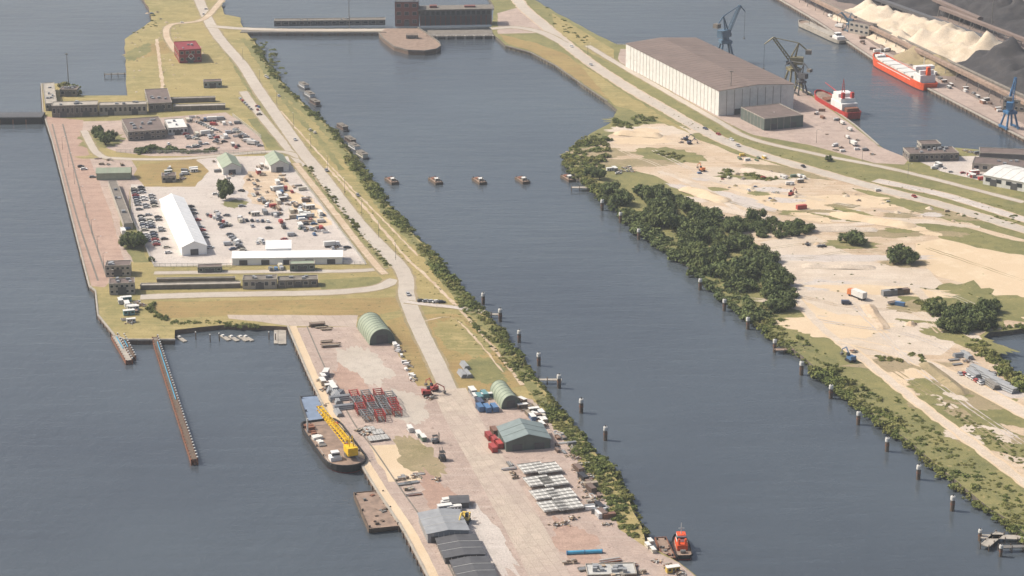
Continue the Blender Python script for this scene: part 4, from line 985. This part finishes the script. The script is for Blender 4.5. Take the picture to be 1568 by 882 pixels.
mb.use('spuds',m_offw);mb.cyl((-L*.3,-7.6,-2),(-L*.3,-7.6,9),.4);rails(mb,L*.1,L*.4,-8,2.3);mb.tree()
def pontoon(name,A_,B_,D_,h,deck,side,bits=0):
    a=G(*A_,WL);b=G(*B_,WL);d=G(*D_,WL);uy=(d-a);L=uy.length;uy.normalize();ux=Vector((uy.y,-uy.x,0));W=(b-a).dot(ux)
    mb=MB(name,a,math.atan2(ux.y,ux.x));mb.use('hull',side);mb.prof([(0,h-.3),(1.8,-1),(L-1.8,-1),(L,h-.3),(L,h),(0,h)],0,W,'x')
    mb.use('deck',deck);mb.box(W/2,L/2,h,W-.6,L-.6,.06);mb.use('coaming',side);mb.box(W/2,.15,h,W,.3,.4);mb.box(W/2,L-.15,h,W,.3,.4);mb.box(.15,L/2,h,.3,L-.6,.4);mb.box(W-.15,L/2,h,.3,L-.6,.4)
    mb.use('bollards',m_black)
    for x in(.8,W-.8):
        for y in(2,L/2,L-2): mb.cyl((x,y,h),(x,y,h+1),.35)
    for i in range(bits):
        mb.use('gear',random.choice([m_woodd,m_rust,m_steel,m_deck]));mb.box(random.uniform(.2,.8)*W,random.uniform(.1,.9)*L,h+.06,random.uniform(.6,3),random.uniform(.5,2),random.uniform(.2,.9),random.uniform(0,3))
    return mb.tree()
pontoon('flat_barge',(474,660),(522,652),(459,614),2.0,m_bdeck,m_dgrey,3);pontoon('steel_pontoon',(565,818),(614,813),(541,762),2.0,m_deck,m_woodd,10)
pontoon('work_pontoon',(1016,860),(1034,858),(1002,828),1.2,m_deck,m_rust,6)
mb=MB('tug_boat',G(1043,842,WL),HD((1047,862),(1034,815)));hull(mb,20,7,2.4,m_black,m_dred,m_deck,.4)
mb.use('deckhouse',m_orange);mb.box(0,0,1.6,8,4.2,2.2);mb.use('wheelhouse',m_white);mb.box(1.4,0,3.8,4,3.8,2.6,0,.95,.92);mb.use('roof',m_orange);mb.box(1.4,0,6.4,3.8,3.6,.2)
mb.use('windows',m_glass);mb.box(1.4,0,5.0,4.05,3.85,.8);mb.use('funnel',m_orange);mb.cyl((-3,-1.3,3.8),(-3,-1.3,6.2),.5);mb.cyl((-3,1.3,3.8),(-3,1.3,6.2),.5)
mb.use('mast',m_offw);mb.cyl((1,0,6.6),(1,0,11.5),.18,.08);mb.box(1,0,9,.15,2.4,.15);mb.use('tyres',m_black)
for i in range(6):
    for y in(-3.5,3.5): mb.cyl((-7+i*2.4,y-.2,1.2),(-7+i*2.4,y+.2,1.2),.6)
mb.use('winch',m_steel);mb.cyl((-6,-1,2.2),(-6,1,2.2),.8);mb.tree()
def portal(u,v,hd,col,s=1.0,jibdir=0,up=26):
    mb=MB('harbour_crane',G(u,v),hd);mb.use('portal',col)
    for x in(-5,5):
        for y in(-5,5): mb.cyl((x*s,y*s,0),(x*s*.5,y*s*.5,12*s),.9*s,.7*s,6)
    mb.box(0,0,11.5*s,8*s,8*s,2*s)
    for x in(-5,5): mb.box(x*s,0,.6,1.2*s,13*s,1.4*s)
    mb.use('slewing_house',col);mb.cyl((0,0,13.5*s),(0,0,16*s),2.5*s,None,12);c,s_=math.cos(jibdir),math.sin(jibdir)
    mb.box(-2*s*c,-2*s*s_,16*s,9*s,5*s,5*s,jibdir);mb.use('cab',m_glass);mb.box(4*s*c,4*s*s_,15.5*s,2.4*s,2.4*s,2.6*s,jibdir)
    mb.use('tower',col);P=lambda r,z:(r*c*s,r*s_*s,z*s)
    mb.cyl(P(-1,21),P(-3,31),.7*s,.5*s,6);mb.cyl(P(2,21),P(-3,31),.6*s,.5*s,6);mb.use('jib',col)
    lattice(mb,P(3,19),P(15,up+12),1.0*s,9,.28);mb.cyl(P(-3,31),P(15,up+12),.35*s,.3*s,5);mb.cyl(P(15,up+12),P(21,up+7),.6*s,.4*s,5);mb.cyl(P(-3,31),P(-9,26),.5*s,None,5)
    mb.use('counterweight',m_concd);mb.box(-10*s*c,-10*s*s_,23.5*s,4*s,4*s,3*s,jibdir);mb.use('hoist_rope',m_black);mb.cyl(P(21,up+7),P(21,12),.12,None,4);mb.use('hook',m_steel);mb.box(21*s*c,21*s*s_,11*s,1,1,1.2);mb.tree()
m_cblue=mat('crane_blue',C(84,112,134),.15,.3,.5);m_cgrey=mat('crane_olive',C(128,120,88),.3,.3,.6)
portal(1110,90,.2,m_cblue,1.1,.6,24);portal(1214,132,.3,m_cgrey,1.05,2.6,22);portal(1226,144,.3,m_dgrey,.75,2.0,18);portal(1545,196,.3,m_blue,.9,.9,24)
portal(1300,48,.3,m_cblue,.5,2.3,18)
for u,v,h_ in [(535,42,24),(1118,172,30),(105,130,24),(1518,45,32)]:
    mb=MB('lighting_mast',G(u,v));mb.use('mast',m_steel);mb.cyl((0,0,0),(0,0,h_),.4,.2);mb.box(0,0,h_-1,2.5,1,.6);mb.one()
# ---------------------------------------------------------------- heaps, conveyors
def heap(name,p,q,w,h,m_,seed=0):
    a=G(*p);b=G(*q);d=b-a;L=d.length+w*1.2;c=(a+b)/2;nx,ny=int(max(20,L/4)),24;vs=[];f=[]
    for i in range(nx+1):
        for j in range(ny+1):
            x=-L/2+L*i/nx;y=-w/2+w*j/ny
            e=max(0,abs(x)-(L/2-w/2));r=math.hypot(e,y)/(w/2)
            r*=1+.25*noise.noise(Vector((x*.08+seed,y*.08,2)))
            n_=noise.fractal(Vector((x*.06+seed,y*.06,seed)),.8,2.0,4)
            z=h*max(0,1-r)**.85*(1+.55*n_)
            if r<1: z+=.4*n_*(1-r)
            vs.append((x,y,z if r<1.0 else -.4))
    for i in range(nx):
        for j in range(ny): k=i*(ny+1)+j;f.append((k,k+ny+1,k+ny+2,k+1))
    me=bpy.data.meshes.new(name);me.from_pydata(vs,[],f);me.materials.append(m_);me.update()
    me.polygons.foreach_set('use_smooth',[True]*len(f))
    o=link(bpy.data.objects.new(name,me));o.location=(c.x,c.y,.1);o.rotation_euler=(0,0,math.atan2(d.y,d.x))
heap('sand_heap',(1330,30),(1440,60),55,13,m_heap,1);heap('sand_heap',(1440,78),(1510,92),60,17,m_heap,2);heap('sand_heap',(1370,60),(1400,75),40,8,m_heap,7)
heap('coal_heap',(1480,15),(1620,60),70,18,m_coal,3);heap('coal_heap',(1545,112),(1640,150),80,20,m_coal,4);heap('coal_heap',(1330,0),(1420,14),50,10,m_coal,5);heap('coal_heap',(1500,-40),(1700,-10),80,20,m_coal,8);heap('ore_heap',(1400,90),(1450,108),30,7,g_dirt,6)
heap('coal_heap',(1380,-40),(1480,-20),60,14,m_coal,9)
def conveyor(p,q,h=7,w=4,m_=m_roofb):
    a=G(*p);b=G(*q);L=(b-a).length;mb=MB('conveyor',a,math.atan2(b.y-a.y,b.x-a.x));mb.use('gallery',m_);mb.prof([(-w/2,h),(w/2,h),(w/2,h+2.4),(0,h+3.2),(-w/2,h+2.4)],0,L,'x')
    mb.use('trestles',m_steel)
    for i in range(int(L/18)+1):
        for y in(-w/2,w/2): mb.cyl((i*18,y*1.5,0),(i*18,y*.8,h),.3,None,5)
    mb.tree()
conveyor((1205,-8),(1620,198),6,4,m_deck);conveyor((1215,-8),(1620,185),4,2.5,m_concd);conveyor((1395,0),(1500,46),8,5,m_roofb);conveyor((1290,-10),(1700,140),5,5,m_dgrey);conveyor((1440,25),(1620,95),6,4,m_roofb)
clutter([(1250,25),(1340,80),(1440,130),(1568,195),(1568,180),(1440,118),(1340,68),(1260,18)],34,['truck','shipping_container','scrap_pile','portable_cabin','parked_van'],['brown','grey','white','rust'],(.6,.9))
clutter([(1400,35),(1500,60),(1568,90),(1440,60)],12,['truck','gravel_heap','excavator'],['yellow','white','grey'])
building('terminal_building',(1300,50),(1330,56),10,9,m_conc,m_rooft,'flat',0,(4,2));building('terminal_building',(1535,168),(1568,172),10,8,m_concd,m_rooft,'flat',0,(4,2))
for k,(p,q,w_,h_,mm) in enumerate([((1150,262),(1190,270),12,2.2,g_sandl),((1290,330),(1380,345),14,2.2,g_sando),((1230,352),(1330,352),9,1.5,g_sandl),((955,205),(1000,208),12,2,g_sando),((1240,408),(1330,410),8,1.4,g_sandl),((1060,292),(1100,305),14,2.5,g_sando),((1330,470),(1350,500),8,1.2,g_sand),((1420,560),(1470,600),8,1.4,g_dirt),((1100,320),(1180,335),10,1.6,g_sandl)]): heap('spoil_heap',p,q,w_,h_,mm,11+k)
# ---------------------------------------------------------------- summer haze layer
me_h=MB('summer_haze',(0,2500,0));hz=bpy.data.materials.new('haze');hz.use_nodes=True;nt=hz.node_tree
for n in list(nt.nodes):
    if n.type=='BSDF_PRINCIPLED': nt.nodes.remove(n)
vs_=nt.nodes.new('ShaderNodeVolumeScatter');vs_.inputs['Density'].default_value=7.5e-5;vs_.inputs['Color'].default_value=(.9,.95,1,1);vs_.inputs['Anisotropy'].default_value=.2
nt.links.new(vs_.outputs[0],nt.nodes['Material Output'].inputs['Volume'])
me_h.use('air',hz);me_h.box(0,0,-20,7000,7000,340);me_h.one()
# ---------------------------------------------------------------- light, sky, camera
el=math.radians(46);sd=Vector((-math.cos(el)*.97,math.cos(el)*.24,math.sin(el)))
sun=bpy.data.lights.new('sun','SUN');sun.energy=5.0;sun.angle=math.radians(.5);sun.color=(1,.945,.85)
so=link(bpy.data.objects.new('sun',sun));so.rotation_euler=(-sd).to_track_quat('-Z','Y').to_euler();so.location=(0,0,800)
w=bpy.data.worlds.new('World');sc.world=w;w.use_nodes=True;nt=w.node_tree;bg=nt.nodes['Background'];sky=nt.nodes.new('ShaderNodeTexSky')
sky.sky_type='NISHITA';sky.sun_disc=False;sky.sun_elevation=el;sky.sun_rotation=math.atan2(sd.x,sd.y)%(2*math.pi);sky.dust_density=5.0
nt.links.new(sky.outputs[0],bg.inputs[0]);bg.inputs[1].default_value=.15
cam=bpy.data.cameras.new('camera');co=link(bpy.data.objects.new('camera',cam));cam.sensor_width=36;cam.lens=F/1568*36;cam.clip_start=1;cam.clip_end=40000
co.location=(0,0,H);co.rotation_euler=(math.pi/2-TH,0,0);sc.camera=co
sc.view_settings.view_transform='Standard';sc.view_settings.look='None';sc.view_settings.exposure=0
print('objects',len(bpy.data.objects),'max layer',max(HG.values()))
